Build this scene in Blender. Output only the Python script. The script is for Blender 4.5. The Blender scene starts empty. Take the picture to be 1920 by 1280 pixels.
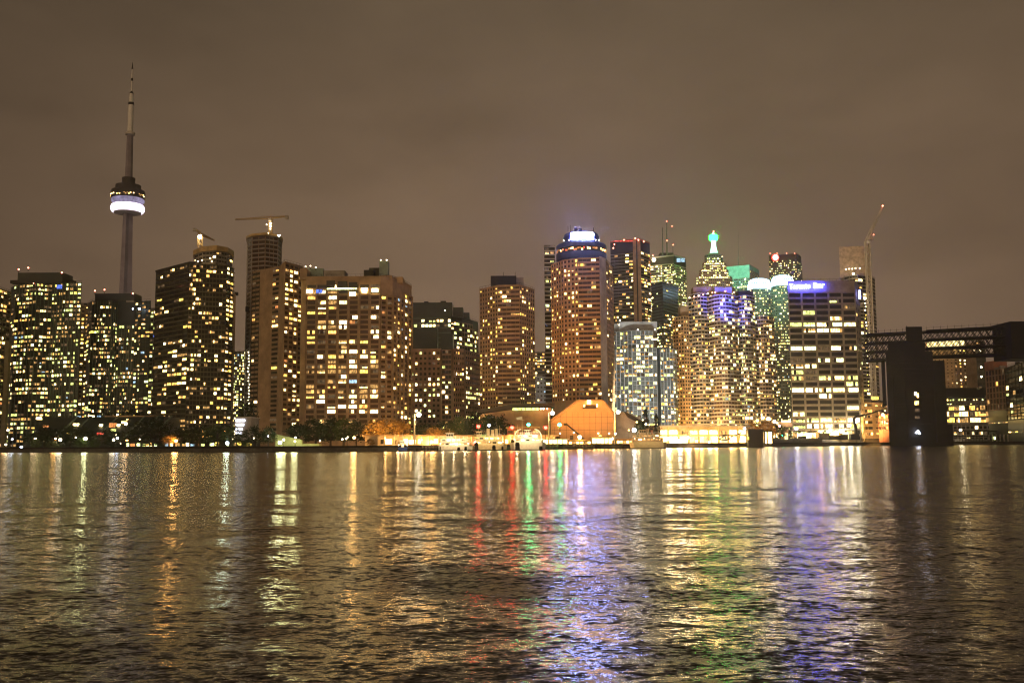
import bpy, math, random
from mathutils import Vector, Matrix, noise as mn
random.seed(7)
C = bpy.context.scene.collection
F = 1866.7; CAMZ = 3.0; HOR = 831.0; ROLL = -0.006
PITCH = math.atan((HOR-640)/F)
CM = Matrix.Rotation(math.pi/2+PITCH, 3, 'X') @ Matrix.Rotation(ROLL, 3, 'Z')
def ray(px, py):
    return (CM @ Vector(((px-960)/F, -(py-640)/F, -1.0)))
def P(px, py, Y):
    d = ray(px, py); t = Y/d.y
    return Vector((d.x*t, Y, CAMZ+d.z*t))
def X(px, Y, row=700): return P(px, row, Y).x
def Z(py, px, Y): return P(px, py, Y).z
def ppm(Y): return F/Y      # source pixels per metre at depth Y
GZ = 2.2                    # height of the quay above the water

# ------------------------------------------------------------------ materials
MATS = {}
def nt(name):
    m = bpy.data.materials.new(name); m.use_nodes = True
    t = m.node_tree; t.nodes.clear(); MATS[name] = m
    return m, t, t.nodes, t.links
def solid(name, col, rough=0.8, metal=0.0, var=0.35, scale=0.15, spec=0.3):
    m, t, n, l = nt(name)
    out = n.new('ShaderNodeOutputMaterial'); b = n.new('ShaderNodeBsdfPrincipled')
    g = n.new('ShaderNodeNewGeometry'); no = n.new('ShaderNodeTexNoise'); no.inputs['Scale'].default_value = scale
    no.inputs['Detail'].default_value = 6; no.inputs['Roughness'].default_value = .65
    l.new(g.outputs['Position'], no.inputs['Vector'])
    mr = n.new('ShaderNodeMapRange'); mr.inputs[1].default_value = .3; mr.inputs[2].default_value = .7
    mr.inputs[3].default_value = 1-var; mr.inputs[4].default_value = 1+var
    l.new(no.outputs['Fac'], mr.inputs[0])
    mx = n.new('ShaderNodeVectorMath'); mx.operation = 'SCALE'; mx.inputs[0].default_value = col
    l.new(mr.outputs[0], mx.inputs['Scale']); l.new(mx.outputs[0], b.inputs['Base Color'])
    b.inputs['Roughness'].default_value = rough; b.inputs['Metallic'].default_value = metal
    b.inputs['Specular IOR Level'].default_value = spec
    l.new(b.outputs[0], out.inputs[0])
    return m
def lit(name, col, s, var=0.7, scale=0.9):
    """room light behind a window or the glass of a lamp; furniture and curtains make it uneven"""
    m, t, n, l = nt(name)
    out = n.new('ShaderNodeOutputMaterial'); e = n.new('ShaderNodeEmission')
    e.inputs['Color'].default_value = (*col, 1)
    if var > 0:
        g = n.new('ShaderNodeNewGeometry'); mp = n.new('ShaderNodeMapping'); mp.inputs['Scale'].default_value = (1, 1, .45)
        l.new(g.outputs['Position'], mp.inputs['Vector'])
        no = n.new('ShaderNodeTexNoise'); no.inputs['Scale'].default_value = scale; no.inputs['Detail'].default_value = 2
        l.new(mp.outputs[0], no.inputs['Vector'])
        mr = n.new('ShaderNodeMapRange'); mr.inputs[1].default_value = .34; mr.inputs[2].default_value = .66
        mr.inputs[3].default_value = s*(1-var); mr.inputs[4].default_value = s*(1+var)
        l.new(no.outputs['Fac'], mr.inputs[0]); l.new(mr.outputs[0], e.inputs['Strength'])
    else:
        e.inputs['Strength'].default_value = s
    l.new(e.outputs[0], out.inputs[0])
    return m
def glass(name, col, rough=0.12):
    m, t, n, l = nt(name)
    out = n.new('ShaderNodeOutputMaterial'); b = n.new('ShaderNodeBsdfPrincipled')
    b.inputs['Base Color'].default_value = (*col, 1); b.inputs['Roughness'].default_value = rough
    b.inputs['Specular IOR Level'].default_value = .18
    l.new(b.outputs[0], out.inputs[0]); return m

solid('concrete_brown', (.34, .23, .13)); solid('concrete_tan', (.42, .30, .18)); solid('concrete_grey', (.34, .30, .25))
solid('concrete_pale', (.52, .48, .42)); solid('concrete_tower', (.25, .22, .25), scale=.05); solid('brick_red', (.30, .12, .07))
solid('masonry_pink', (.38, .24, .16)); solid('wall_dark', (.035, .030, .022)); solid('wall_black', (.016, .014, .012))
solid('glass_green', (.016, .026, .021), rough=.3, spec=.2); solid('glass_blue', (.020, .032, .042), rough=.3, spec=.2)
solid('frame_green', (.125, .17, .13)); solid('office_brown', (.30, .25, .175)); solid('wall_green_paint', (.46, .50, .24)); solid('frame_pale', (.40, .38, .34)); solid('frame_blue', (.34, .37, .42))
solid('frame_olive', (.17, .15, .08)); solid('panel_green', (.22, .27, .21)); solid('panel_teal', (.24, .46, .38))
solid('roof_tar', (.05, .045, .04)); solid('steel_dark', (.013, .011, .008), rough=.75, var=.6, scale=.12); solid('steel_grey', (.18, .16, .14), rough=.5)
solid('steel_yellow', (.55, .38, .16), rough=.5); solid('paint_white', (.78, .76, .70), rough=.5, var=.12, scale=1.2); solid('paint_cream', (.70, .58, .36), var=.15, scale=1)
solid('paint_red', (.45, .08, .05), rough=.5); solid('paint_blue', (.05, .09, .30), rough=.4); solid('hull_dark', (.03, .03, .035), rough=.5)
solid('ground', (.10, .085, .06), scale=.08, var=.5); solid('quay', (.085, .075, .06), scale=.5, var=.5); solid('embankment', (.028, .022, .016), scale=.4, var=.6)
solid('asphalt', (.05, .048, .045), scale=.3); solid('netting', (.50, .39, .27), scale=.3, var=.4); solid('rubber', (.012, .012, .012))
solid('leaf_dark', (.022, .034, .012), var=.5, scale=.5, spec=.1); solid('leaf_green', (.045, .068, .020), var=.5, scale=.5, spec=.1)
solid('leaf_lamplit', (.30, .17, .045), var=.5, scale=.5, spec=.1); solid('leaf_pine', (.014, .022, .011), var=.5, scale=.5, spec=.1)  # orange of the lamp light is put into this first leaf colour
solid('bark', (.05, .036, .025), scale=2); solid('timber', (.06, .045, .03), scale=1.5); solid('brown_stucco', (.50, .29, .13), scale=.06, var=.22)
solid('crown_blue', (.035, .045, .14), rough=.4, var=.15); solid('canvas', (.60, .57, .48)); solid('grass', (.035, .05, .018), scale=1)
glass('pane_blue', (.10, .12, .125), .3); glass('pane_green', (.052, .066, .048), .3); glass('dark_glass', (.024, .022, .017)); glass('dark_glass_brown', (.055, .027, .012), .4); solid('frame_brown', (.29, .205, .12))
K = 1.0
lit('w_pale', (1, .77, .28), 4.2); lit('w_amber', (1, .48, .10), 2.6)
lit('w_white', (1, .75, .34), 9.5*K); lit('w_warm', (1, .60, .16), 7.2*K); lit('w_yellow', (1, .66, .11), 2.8*K)
lit('w_dim', (1, .54, .16), .8*K, .8); lit('w_faint', (1, .62, .30), .13*K, .8); lit('w_green', (.80, .88, .24), 2.0*K)
lit('w_cool', (.50, .78, 1), 1.0*K); lit('w_orange', (1, .36, .10), .8*K); lit('w_blue', (.14, .25, 1), 1.0*K)
lit('w_greenwhite', (.90, 1, .42), 3.6*K); lit('w_red', (1, .10, .06), 1.0*K)
lit('l_white', (1, .80, .46), 22, 0); lit('l_sodium', (1, .48, .12), 20, 0); lit('l_mast', (1, .84, .56), 60, 0); lit('l_cool', (.66, .76, 1), 26, 0)
lit('l_red', (1, .008, .005), 120, 0); lit('l_green', (.006, 1, .16), 150, 0); lit('l_teal', (.006, 1, .26), 200, 0); lit('l_pink', (1, .22, .20), 60, 0)
lit('l_small_red', (1, .22, .12), 14, 0); lit('l_small', (1, .80, .50), 14, 0)
lit('sign_blue_white', (.36, .43, 1), 300, 0); lit('sign_letters', (.04, .05, 1), 130, 0); lit('sign_blue', (.22, .26, 1), 14, 0); lit('sign_halo', (.06, .08, 1), .6, 0)
lit('ring_white', (.93, .82, 1), 2.4, .15, .05); lit('ring_lilac', (.70, .60, .95), .42, .4, .2)
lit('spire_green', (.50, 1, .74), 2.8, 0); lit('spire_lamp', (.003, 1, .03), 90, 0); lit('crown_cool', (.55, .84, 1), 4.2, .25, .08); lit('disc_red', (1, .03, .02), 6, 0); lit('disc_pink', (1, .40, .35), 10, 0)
lit('quay_glow', (1, .60, .15), 15, .75, .35); lit('hall_white', (1, .68, .22), 20, .5, .5); lit('strip_cool', (.80, .84, 1), 5.0, .25)
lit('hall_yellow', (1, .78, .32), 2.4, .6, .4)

# ------------------------------------------------------------------ mesh builder
ORG = {}
class MB:
    def __init__(s): s.v = []; s.f = []; s.m = []; s.mats = []
    def mi(s, mat):
        if mat not in s.mats: s.mats.append(mat)
        return s.mats.index(mat)
    def poly(s, pts, mat):
        i = len(s.v); s.v += [tuple(p) for p in pts]; s.f.append(tuple(range(i, i+len(pts)))); s.m.append(s.mi(mat)); return s
    def mesh(s, vs, fs, mat):
        i = len(s.v); s.v += [tuple(p) for p in vs]; k = s.mi(mat)
        for f in fs: s.f.append(tuple(j+i for j in f)); s.m.append(k)
        return s
    def prism(s, poly, z0, z1, mat, top=None, topmat=None):
        n = len(poly); top = top or poly
        vs = [(p[0], p[1], z0) for p in poly]+[(p[0], p[1], z1) for p in top]
        a = sum(poly[i][0]*poly[(i+1) % n][1]-poly[(i+1) % n][0]*poly[i][1] for i in range(n))
        fs = [(i, (i+1) % n, n+(i+1) % n, n+i) for i in range(n)]
        bt, tp = tuple(range(n))[::-1], tuple(range(n, 2*n))
        if a < 0: fs = [f[::-1] for f in fs]; bt = bt[::-1]; tp = tp[::-1]
        i = len(s.v); s.v += vs
        for f in fs+[bt]: s.f.append(tuple(j+i for j in f)); s.m.append(s.mi(mat))
        s.f.append(tuple(j+i for j in tp)); s.m.append(s.mi(topmat or mat)); return s
    def box(s, x0, x1, y0, y1, z0, z1, mat):
        return s.prism([(x0, y0), (x1, y0), (x1, y1), (x0, y1)], z0, z1, mat)
    def obox(s, o, u, n, a0, a1, b0, b1, z0, z1, mat):
        """box in a facade's frame: a along u, b outwards along n"""
        q = [(o[0]+u[0]*a+n[0]*b, o[1]+u[1]*a+n[1]*b) for a, b in ((a0, b0), (a1, b0), (a1, b1), (a0, b1))]
        return s.prism(q, z0, z1, mat)
    def tube(s, a, b, r0, r1, mat, k=6):
        a, b = Vector(a), Vector(b); d = (b-a).normalized()
        u = d.orthogonal().normalized(); w = d.cross(u)
        vs = []
        for p, r in ((a, r0), (b, r1)):
            for i in range(k):
                t = 2*math.pi*(i+.5)/k; vs.append(p+(u*math.cos(t)+w*math.sin(t))*r)
        fs = [(i, (i+1) % k, k+(i+1) % k, k+i) for i in range(k)]+[tuple(range(k))[::-1], tuple(range(k, 2*k))]
        return s.mesh(vs, fs, mat)
    def lathe(s, cx, cy, prof, mat, k=32, mats=None, a0=0):
        vs = []; fs = []
        for r, z in prof:
            for i in range(k):
                t = a0+2*math.pi*i/k; vs.append((cx+r*math.cos(t), cy+r*math.sin(t), z))
        i0 = len(s.v); s.v += vs
        for j in range(len(prof)-1):
            mm = s.mi(mats[j] if mats else mat)
            for i in range(k):
                s.f.append((i0+j*k+i, i0+j*k+(i+1) % k, i0+(j+1)*k+(i+1) % k, i0+(j+1)*k+i)); s.m.append(mm)
        for j, rv in ((0, True), (len(prof)-1, False)):
            t = tuple(i0+j*k+i for i in range(k)); s.f.append(t[::-1] if rv else t); s.m.append(s.mi(mat))
        return s
    def ball(s, c, r, mat, k=10, h=6):
        return s.lathe(c[0], c[1], [(max(r*math.sin(math.pi*j/h), .001), c[2]-r*math.cos(math.pi*j/h)) for j in range(h+1)], mat, k)
    def build(s, name, parent=None, org=None, smooth=False):
        o0 = Vector(org) if org is not None else (ORG[parent.name] if parent else Vector((0, 0, 0)))
        me = bpy.data.meshes.new(name)
        me.from_pydata([(v[0]-o0[0], v[1]-o0[1], v[2]-o0[2]) for v in s.v], [], s.f)
        for m in s.mats: me.materials.append(MATS[m])
        me.polygons.foreach_set('material_index', s.m)
        if smooth: me.polygons.foreach_set('use_smooth', [True]*len(s.f))
        me.update()
        o = bpy.data.objects.new(name, me); C.objects.link(o)
        if parent: o.parent = parent
        else: o.location = o0
        ORG[o.name] = o0
        return o
def tag(o, label=None, cat=None, group=None, kind=None):
    if label: o['label'] = label
    if cat: o['category'] = cat
    if group: o['group'] = group
    if kind: o['kind'] = kind
    return o
def thing(name, label, cat, loc, group=None):
    o = bpy.data.objects.new(name, None); C.objects.link(o); o.location = loc; o.empty_display_size = 2
    ORG[o.name] = Vector(loc); tag(o, label, cat, group); return o
LABELS = {}

# ------------------------------------------------------------------ facades
WCACHE = {}
BLIND = (.38, .55, .7)
def window_mesh(w, h, pat, dark):
    key = (round(w, 2), round(h, 2), pat, dark)
    if key in WCACHE: return WCACHE[key]
    b = MB(); n = len(pat); d = .10
    vs = [(-w/2, 0, -h/2), (w/2, 0, -h/2), (w/2, 0, h/2), (-w/2, 0, h/2), (-w/2, -d, -h/2), (w/2, -d, -h/2), (w/2, -d, h/2), (-w/2, -d, h/2)]
    b.mesh(vs, [(0, 1, 5, 4), (1, 2, 6, 5), (2, 3, 7, 6), (3, 0, 4, 7)], 'steel_dark')
    for i, m in enumerate(pat):
        x0, x1 = -w/2+w*i/n, -w/2+w*(i+1)/n
        lo_m, _, up_m = m.partition('|'); zm = h/2 if not up_m else h*(-.5+BLIND[len(lo_m) % 3])
        b.poly([(x0, -d, -h/2), (x1, -d, -h/2), (x1, -d, zm), (x0, -d, zm)], lo_m)
        if up_m: b.poly([(x0, -d, zm), (x1, -d, zm), (x1, -d, h/2), (x0, -d, h/2)], up_m)
        if n > 1 and i: b.mesh([(x0-.05, -d-.03, -h/2), (x0+.05, -d-.03, -h/2), (x0+.05, -d-.03, h/2), (x0-.05, -d-.03, h/2), (x0-.05, -d+.02, -h/2), (x0-.05, -d+.02, h/2), (x0+.05, -d+.02, -h/2), (x0+.05, -d+.02, h/2)], [(0, 1, 2, 3), (4, 0, 3, 5), (1, 6, 7, 2)], 'steel_dark')
    me = bpy.data.meshes.new('window')
    me.from_pydata(b.v, [], b.f)
    for m in b.mats: me.materials.append(MATS[m])
    me.polygons.foreach_set('material_index', b.m); me.update()
    WCACHE[key] = (me, b); return WCACHE[key]
PAL = {
 'home': [('w_white', 3.4), ('w_pale', 2.5), ('w_warm', 3), ('w_amber', 2), ('w_yellow', 2), ('w_dim', 3.5), ('w_faint', 3), ('w_cool', .2), ('w_orange', .4)],
 'condo': [('w_white', 2), ('w_pale', 3), ('w_warm', 1), ('w_green', 7), ('w_greenwhite', 1.5), ('w_yellow', 2.5), ('w_dim', 4.5), ('w_faint', 6), ('w_amber', 1), ('w_cool', .5), ('w_blue', .08), ('w_greenwhite', 1.5)],
 'yellow': [('w_yellow', 4), ('w_warm', 2), ('w_pale', 1.5), ('w_amber', 1.5), ('w_white', .8), ('w_dim', 2)],
 'office': [('w_white', 3), ('w_pale', 3), ('w_greenwhite', 3), ('w_green', 3), ('w_warm', 1), ('w_faint', 2)],
 'gold': [('w_warm', 3.5), ('w_white', 2), ('w_pale', 2), ('w_amber', 3), ('w_yellow', 2.5), ('w_dim', 4), ('w_faint', 3)],
 'cool': [('w_greenwhite', 3), ('w_white', 3.5), ('w_pale', 3.5), ('w_cool', .6), ('w_warm', 1), ('w_green', 3.5), ('w_dim', 3), ('w_faint', 3), ('w_yellow', 1)],
}
def pick(rng, pal):
    tot = sum(w for _, w in pal); r = rng.random()*tot
    for m, w in pal:
        r -= w
        if r <= 0: return m
    return pal[-1][0]
def S(nx, fl, wf=.8, hf=.6, p=.3, pal='home', sub=1, band=None, pier=None, lo=0, hi=0, rowp=0, skip=(), partial=.35, dark='dark_glass', voff=0, prow=None, run=0):
    if wf < .94: hf *= .84
    if pal == 'condo' and dark == 'dark_glass': dark = 'pane_green'
    return dict(nx=nx, fl=fl, wf=wf, hf=hf, p=p, pal=pal, sub=sub, band=band, pier=pier, lo=lo, hi=hi, rowp=rowp, skip=skip, partial=partial, dark=dark, voff=voff, prow=prow, run=run)
def facade(A, B, z0, z1, st, rng, wins, fr, rank=0):
    """cells of one facade: windows go to wins, floor bands and piers into the mesh fr"""
    A, B = Vector(A), Vector(B); L = (B-A).length; u = (B-A)/L; n = Vector((u.y, -u.x))
    zl, zh = z0+st['lo'], z1-st['hi']
    ny = max(1, round((zh-zl)/st['fl'])); fh = (zh-zl)/ny; nx = st['nx']; cw = L/nx
    pal = PAL[st['pal']]
    for j in range(ny):
        pj = st['p']*(.6+.8*rng.random())
        if st['rowp'] and rng.random() < st['rowp']: pj = .92
        if st['prow']: pj = st['prow'](j/ny, pj)
        prev = False
        for i in range(nx):
            if i in st['skip']: continue
            pp = pj if not st['run'] else (max(pj, st['run']) if prev else pj*(1-st['run']*.6))
            on = rng.random() < pp; prev = on
            if on:
                m = pick(rng, pal)
                if st['sub'] > 1:
                    pat = tuple((m if rng.random() > st['partial'] else rng.choice(['w_faint', st['dark'], 'w_dim'])) for _ in range(st['sub']))
                else: pat = (m,)
                if rng.random() < .34: pat = tuple((q+'|'+{'w_white': 'w_pale', 'w_pale': 'w_dim', 'w_greenwhite': 'w_green'}.get(q, 'w_faint') if q[0] == 'w' and q != 'w_faint' else q) for q in pat)
            else: pat = (st['dark'],)*(1)
            on2 = any(q[0] == 'w' for q in pat)
            w, h = cw*st['wf'], fh*st['hf']
            if on and st['sub'] == 1 and rng.random() < .3: w *= rng.choice([.6, .8])
            c = A+u*(cw*(i+.5)); z = zl+fh*(j+.5+st['voff'])
            sc = (2 if on2 else 0)-rank*.7+rng.random()*.5+(.5 if pat[0] in ('w_white', 'w_warm') else 0)
            wins.append((sc, c, z, w, h, pat, math.atan2(u.y, u.x)))
    if st['band']:
        t, d, m = st['band']
        for j in range(ny+1):
            zz = zl+fh*j; a, b = max(zz-t/2, z0), min(zz+t/2, z1)
            fr.obox(A, u, n, 0 if d < .7 else .05, L, .0, d, a, b, m)
    if st['pier']:
        t, d, m = st['pier']
        for i in range(nx+1):
            if i == 0 and t < .2: continue
            a = max(0, cw*i-t/2); b = min(L, cw*i+t/2)
            fr.obox(A, u, n, a, b, .0, d, zl, zh, m)
def windows_out(root, wins, cap=100):
    wins.sort(key=lambda q: -q[0]); o0 = ORG[root.name]
    for sc, c, z, w, h, pat, a in wins[:cap]:
        me, _ = window_mesh(w, h, pat, 0)
        o = bpy.data.objects.new('window', me); C.objects.link(o); o.parent = root
        o.location = (c.x-o0.x, c.y-o0.y, z-o0.z); o.rotation_euler = (0, 0, a)
    if len(wins) > cap:
        big = MB()
        for sc, c, z, w, h, pat, a in wins[cap:]:
            _, b = window_mesh(w, h, pat, 0); ca, sa = math.cos(a), math.sin(a); i = len(big.v)
            big.v += [(c.x+v[0]*ca-v[1]*sa, c.y+v[0]*sa+v[1]*ca, z+v[2]) for v in b.v]
            for f, m in zip(b.f, b.m): big.f.append(tuple(j+i for j in f)); big.m.append(big.mi(b.mats[m]))
        tag(big.build('window', root), kind='stuff')
def foot(chain, depth, row=700):
    pts = [Vector((X(px, Y, row), Y)) for px, Y in chain]
    l, r = pts[0], pts[-1]
    cx = (l.x+r.x)/2
    bl = l+l.normalized()*depth; br = r+r.normalized()*depth
    # the far side is a little narrower than the sight lines
    bl = bl+(br-bl)*.03; br = br-(br-bl)*.03
    return pts, [br, bl]
def tower(name, label, chain, top, styles, wall, depth=24, base=GZ, cat='building', seed=1, row=700, roof='roof_tar', parapet=None, cap=100, group=None, root=None, z1=None, tilt=None, part='wall'):
    """chain: the corners seen, left to right, as (pixel, depth)"""
    rng = random.Random(seed)
    pts, back = foot(chain, depth, row)
    k = min(range(len(chain)), key=lambda i: abs(chain[i][0]-sum(c[0] for c in chain)/len(chain)))
    if z1 is None: z1 = Z(top, chain[k][0], chain[k][1])
    new = root is None
    if new:
        c = sum(pts+back, Vector((0, 0)))/(len(pts)+2)
        root = thing(name, label, cat, (c.x, c.y, base), group)
    poly = [tuple(p) for p in pts+back]
    MB().prism(poly, base, z1, wall, topmat=roof).build(part, root)
    fr = MB(); wins = root_w.setdefault(root.name, [])
    for i, st in enumerate(styles):
        if st: 
            for s_ in (st if isinstance(st, list) else [st]): facade(pts[i], pts[i+1], base, z1, s_, rng, wins, fr, rank=0)
    if parapet:
        h, m = parapet
        c = sum(pts+back, Vector((0, 0)))/(len(pts)+2)
        big = [tuple(c+(p-c)*(1+.25/max(1, (p-c).length))) for p in pts+back]
        MB().prism(big, z1-.02, z1+h, m, topmat=roof).build('parapet', root)
    if fr.v: fr.build('facade_frame', root)
    if new or part == 'upper_storeys':
        L_, R_ = pts[0], pts[-1]; r9 = random.Random(seed+500); zt = z1+.0
        for k in range(r9.randint(3, 6)):
            f = .12+.7*r9.random(); q = L_.lerp(R_, f)+(back[0]-R_)*r9.uniform(.2, .6); w_ = r9.uniform(1, 3); h_ = r9.uniform(.8, 2.6)
            MB().box(q.x-w_, q.x+w_, q.y-w_*.6, q.y+w_*.6, zt, zt+h_, r9.choice(['steel_grey', 'roof_tar', 'concrete_grey'])).build('roof_unit', root)
        rb = MB(); ring = pts
        for a_, c_ in zip(ring, ring[1:]):
            n_ = max(1, int((c_-a_).length/3))
            for i in range(n_+1):
                q = a_.lerp(c_, i/n_)*1.001; rb.tube((q.x, q.y, z1), (q.x, q.y, z1+1.3+(parapet[0] if parapet else 0)), .07, .07, 'steel_dark', 4)
            hh_ = z1+1.3+(parapet[0] if parapet else 0); rb.tube((a_.x*1.001, a_.y*1.001, hh_), (c_.x*1.001, c_.y*1.001, hh_), .07, .07, 'steel_dark', 4)
        rb.build('roof_railing', root)
    root['_'] = cap
    return root, z1, pts, back
root_w = {}
def finish(root):
    cap = int(root['_']); del root['_']
    windows_out(root, root_w.pop(root.name), cap)
def pbox(root, name, px0, px1, top, bot, Y, dep, mat, row=None):
    """a roof box or other block given by the pixels it fills"""
    row = row or (top+bot)/2
    a, b = P(px0, row, Y), P(px1, row, Y); pm = (px0+px1)/2
    return MB().box(a.x, b.x, Y, Y+dep, Z(bot, pm, Y), Z(top, pm, Y), mat).build(name, root)
def beacon(root, px, py, Y, r=.7, mat='l_small_red', foot_py=None, name='beacon'):
    p = P(px, py, Y); b = MB().ball(p, r, mat, 8, 5)
    if foot_py: b.tube((p.x, p.y, Z(foot_py, px, Y)), (p.x, p.y, p.z-r), .15, .12, 'steel_dark')
    return b.build(name, root)
def lamp_light(kind, loc, energy, col, size=1.0, aim=None, angle=120, blend=.6, name='light'):
    l = bpy.data.lights.new(name, kind); l.energy = energy; l.color = col
    if kind in ('POINT', 'SPOT'): l.shadow_soft_size = size
    if kind == 'SPOT': l.spot_size = math.radians(angle); l.spot_blend = blend
    o = bpy.data.objects.new(name, l); C.objects.link(o); o.location = loc
    if aim is not None:
        d = Vector(aim)-Vector(loc); o.rotation_euler = d.to_track_quat('-Z', 'Y').to_euler()
    return o
# ================================================================== buildings
# ---- far left
r, z1, *_ = tower('condo_tower', 'narrow lit apartment tower cut off by the left edge of the picture', [(-62, 660), (-8, 640), (13, 655)], 541,
  [S(5, 3, .9, .6, .4, 'home', 2, (.5, .9, 'frame_olive')), S(3, 3, .9, .62, .62, 'home', 2, (.5, .9, 'frame_olive'), (.3, .5, 'frame_olive'))], 'wall_dark', 22, seed=3)
MB().box(X(6, 634, 760), X(13, 634, 760), 633, 636, GZ, Z(640, 9, 634), 'frame_olive').build('corner_pier', r)
finish(r)
gc = (.22, .25, 'frame_green')
r, z1, pts, back = tower('condo_tower', 'dark glass apartment tower with three roof beacons, leftmost full tower', [(13, 690), (24, 676), (62, 668), (92, 674), (118, 668), (147, 668)], 530,
  [S(3, 2.95, .82, .6, .4, 'condo', 2, gc), S(6, 2.95, .84, .64, .66, 'condo', 2, gc, (.25, .5, 'frame_green'), partial=.35, run=.5), S(4, 2.95, .8, .6, .54, 'condo', 2, gc, (.35, .6, 'frame_green')),
   S(5, 2.95, .8, .64, .66, 'condo', 2, gc, (.35, .6, 'frame_green'), run=.5), S(4, 2.95, .86, .64, .66, 'condo', 2, gc, (.5, .7, 'frame_green'), run=.3)], 'glass_green', 26, seed=11)
pbox(r, 'upper_storeys', 33, 117, 511, 531, 676, 16, 'glass_green')
for px, py in ((35, 505), (53, 502), (116, 511)): beacon(r, px, py, 674, .55, 'l_small_red', py+7)
beacon(r, 63, 531, 664, .35, 'l_small_red')
pbox(r, 'lit_sign', 106, 116, 534, 541, 669.5, .4, 'w_blue')
for px, s in ((28, 9), (131, 6)): pbox(r, 'roof_unit', px-s, px+s, 525, 531, 684, 5, 'roof_tar')
finish(r)
r, z1, *_ = tower('apartment_slab', 'brown slab with a strip of orange windows between the two dark glass towers', [(140, 760), (171, 760)], 572,
  [S(4, 3.1, .6, .55, .55, 'gold', 1, (.4, .3, 'frame_olive'), (.5, .4, 'frame_olive'))], 'concrete_brown', 14, seed=5); finish(r)
r, z1, pts, back = tower('condo_tower', 'blue green glass tower with spotlights on its upper right corner, before the needle tower', [(160, 706), (168, 694), (205, 694), (216, 702), (250, 702), (262, 696), (279, 694)], 567,
  [S(2, 2.95, .8, .6, .4, 'condo', 2, gc), S(7, 2.95, .82, .62, .6, 'condo', 2, gc, (.25, .5, 'frame_green'), run=.4), S(3, 2.95, .8, .62, .45, 'condo', 2, gc, (.3, .5, 'frame_green'), prow=lambda f, p: .04 if f > .86 else p),
   S(7, 2.95, .8, .64, .68, 'condo', 2, gc, (.3, .5, 'frame_green'), hi=16, run=.5), S(2, 2.95, .8, .6, .46, 'condo', 2, gc, (.3, .5, 'wall_dark')), S(2, 2.95, .9, .6, .42, 'condo', 2, gc, (.3, .5, 'wall_dark'))], 'glass_blue', 24, seed=12)
pbox(r, 'upper_storeys', 178, 252, 550, 568, 704, 14, 'glass_blue')
for px, py in ((178, 545), (196, 543), (249, 550)): beacon(r, px, py, 703, .55, 'l_small_red', py+8)
for px, py, s in ((261, 579, .8), (249, 579, .45)): 
    beacon(r, px, py, 692, s, 'l_cool', name='floodlight')
finish(r)
r, z1, *_ = tower('balcony_tower', 'slim pale tower of stacked balconies on the right of the blue green glass tower', [(279, 740), (291, 740)], 582,
  [S(2, 3, .8, .6, .6, 'condo', 1, (.7, 1.1, 'frame_pale'), (.4, .4, 'frame_pale'))], 'concrete_tan', 14, seed=15); finish(r)

# ---- low terraced building with sloping glass bays
r = thing('terraced_building', 'low dark terraced building with sloping glass bays at the foot of the left towers', 'building', (X(170, 580), 590, GZ))
x0, x1 = X(58, 560, 800), X(292, 560, 800)
b = MB(); zt = Z(783, 170, 590)
vs = [(x0, 552, GZ), (x0, 575, zt), (x0, 600, zt), (x0, 600, GZ), (x1, 552, GZ), (x1, 575, zt), (x1, 600, zt), (x1, 600, GZ)]
b.mesh(vs, [(0, 4, 5, 1), (1, 5, 6, 2), (0, 1, 2, 3), (4, 7, 6, 5), (3, 2, 6, 7)], 'glass_green'); b.build('wall', r)
rng = random.Random(4)
for i in range(9):
    if i in (0, 3, 5): continue
    xx = x0+(x1-x0)*(i+.5)/9
    MB().mesh([(xx-.45, 551, GZ), (xx+.45, 551, GZ), (xx+8.45, 574, zt+.5), (xx+7.55, 574, zt+.5), (xx-.45, 553, GZ), (xx+.45, 553, GZ), (xx+8.45, 576, zt+.5), (xx+7.55, 576, zt+.5)],
      [(0, 1, 2, 3), (0, 4, 5, 1), (1, 5, 6, 2), (0, 3, 7, 4), (2, 6, 7, 3)], 'frame_green').build('sloping_rib', r)
for px, py, w, h, m in ((83, 799, 9, 4, 'w_orange'), (141, 796, 8, 5, 'w_white'), (71, 784, 7, 4, 'w_white'), (210, 797, 11, 9, 'w_orange'), (186, 813, 9, 5, 'w_red'), (221, 797, 4, 4, 'w_white'), (232, 792, 9, 5, 'w_warm'), (211, 806, 7, 4, 'w_green'),
                        (188, 797, 4, 4, 'w_white'), (146, 781, 4, 3, 'w_cool'), (171, 780, 5, 3, 'w_white'), (184, 780, 4, 3, 'w_cool'), (162, 768, 9, 3, 'w_green'), (126, 813, 3, 3, 'w_yellow'), (100, 822, 9, 5, 'w_orange'), (214, 815, 3, 3, 'w_white'), (238, 788, 3, 6, 'w_warm')):
    Yw = 553+max(0, (835-py)/835*0)+(GZ+0) if py > 835 else 550.6+max(0, (828-py))*.62
    p = P(px, py, Yw-3); W = w/ppm(Yw); H = h/ppm(Yw)
    MB().box(p.x-W/2, p.x+W/2, Yw-3, Yw-.5, p.z-H/2, p.z+H/2, m).build('window', r)
pbox(r, 'roof_terrace', 196, 292, 779, 785, 575, 20, 'concrete_brown')

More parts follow.
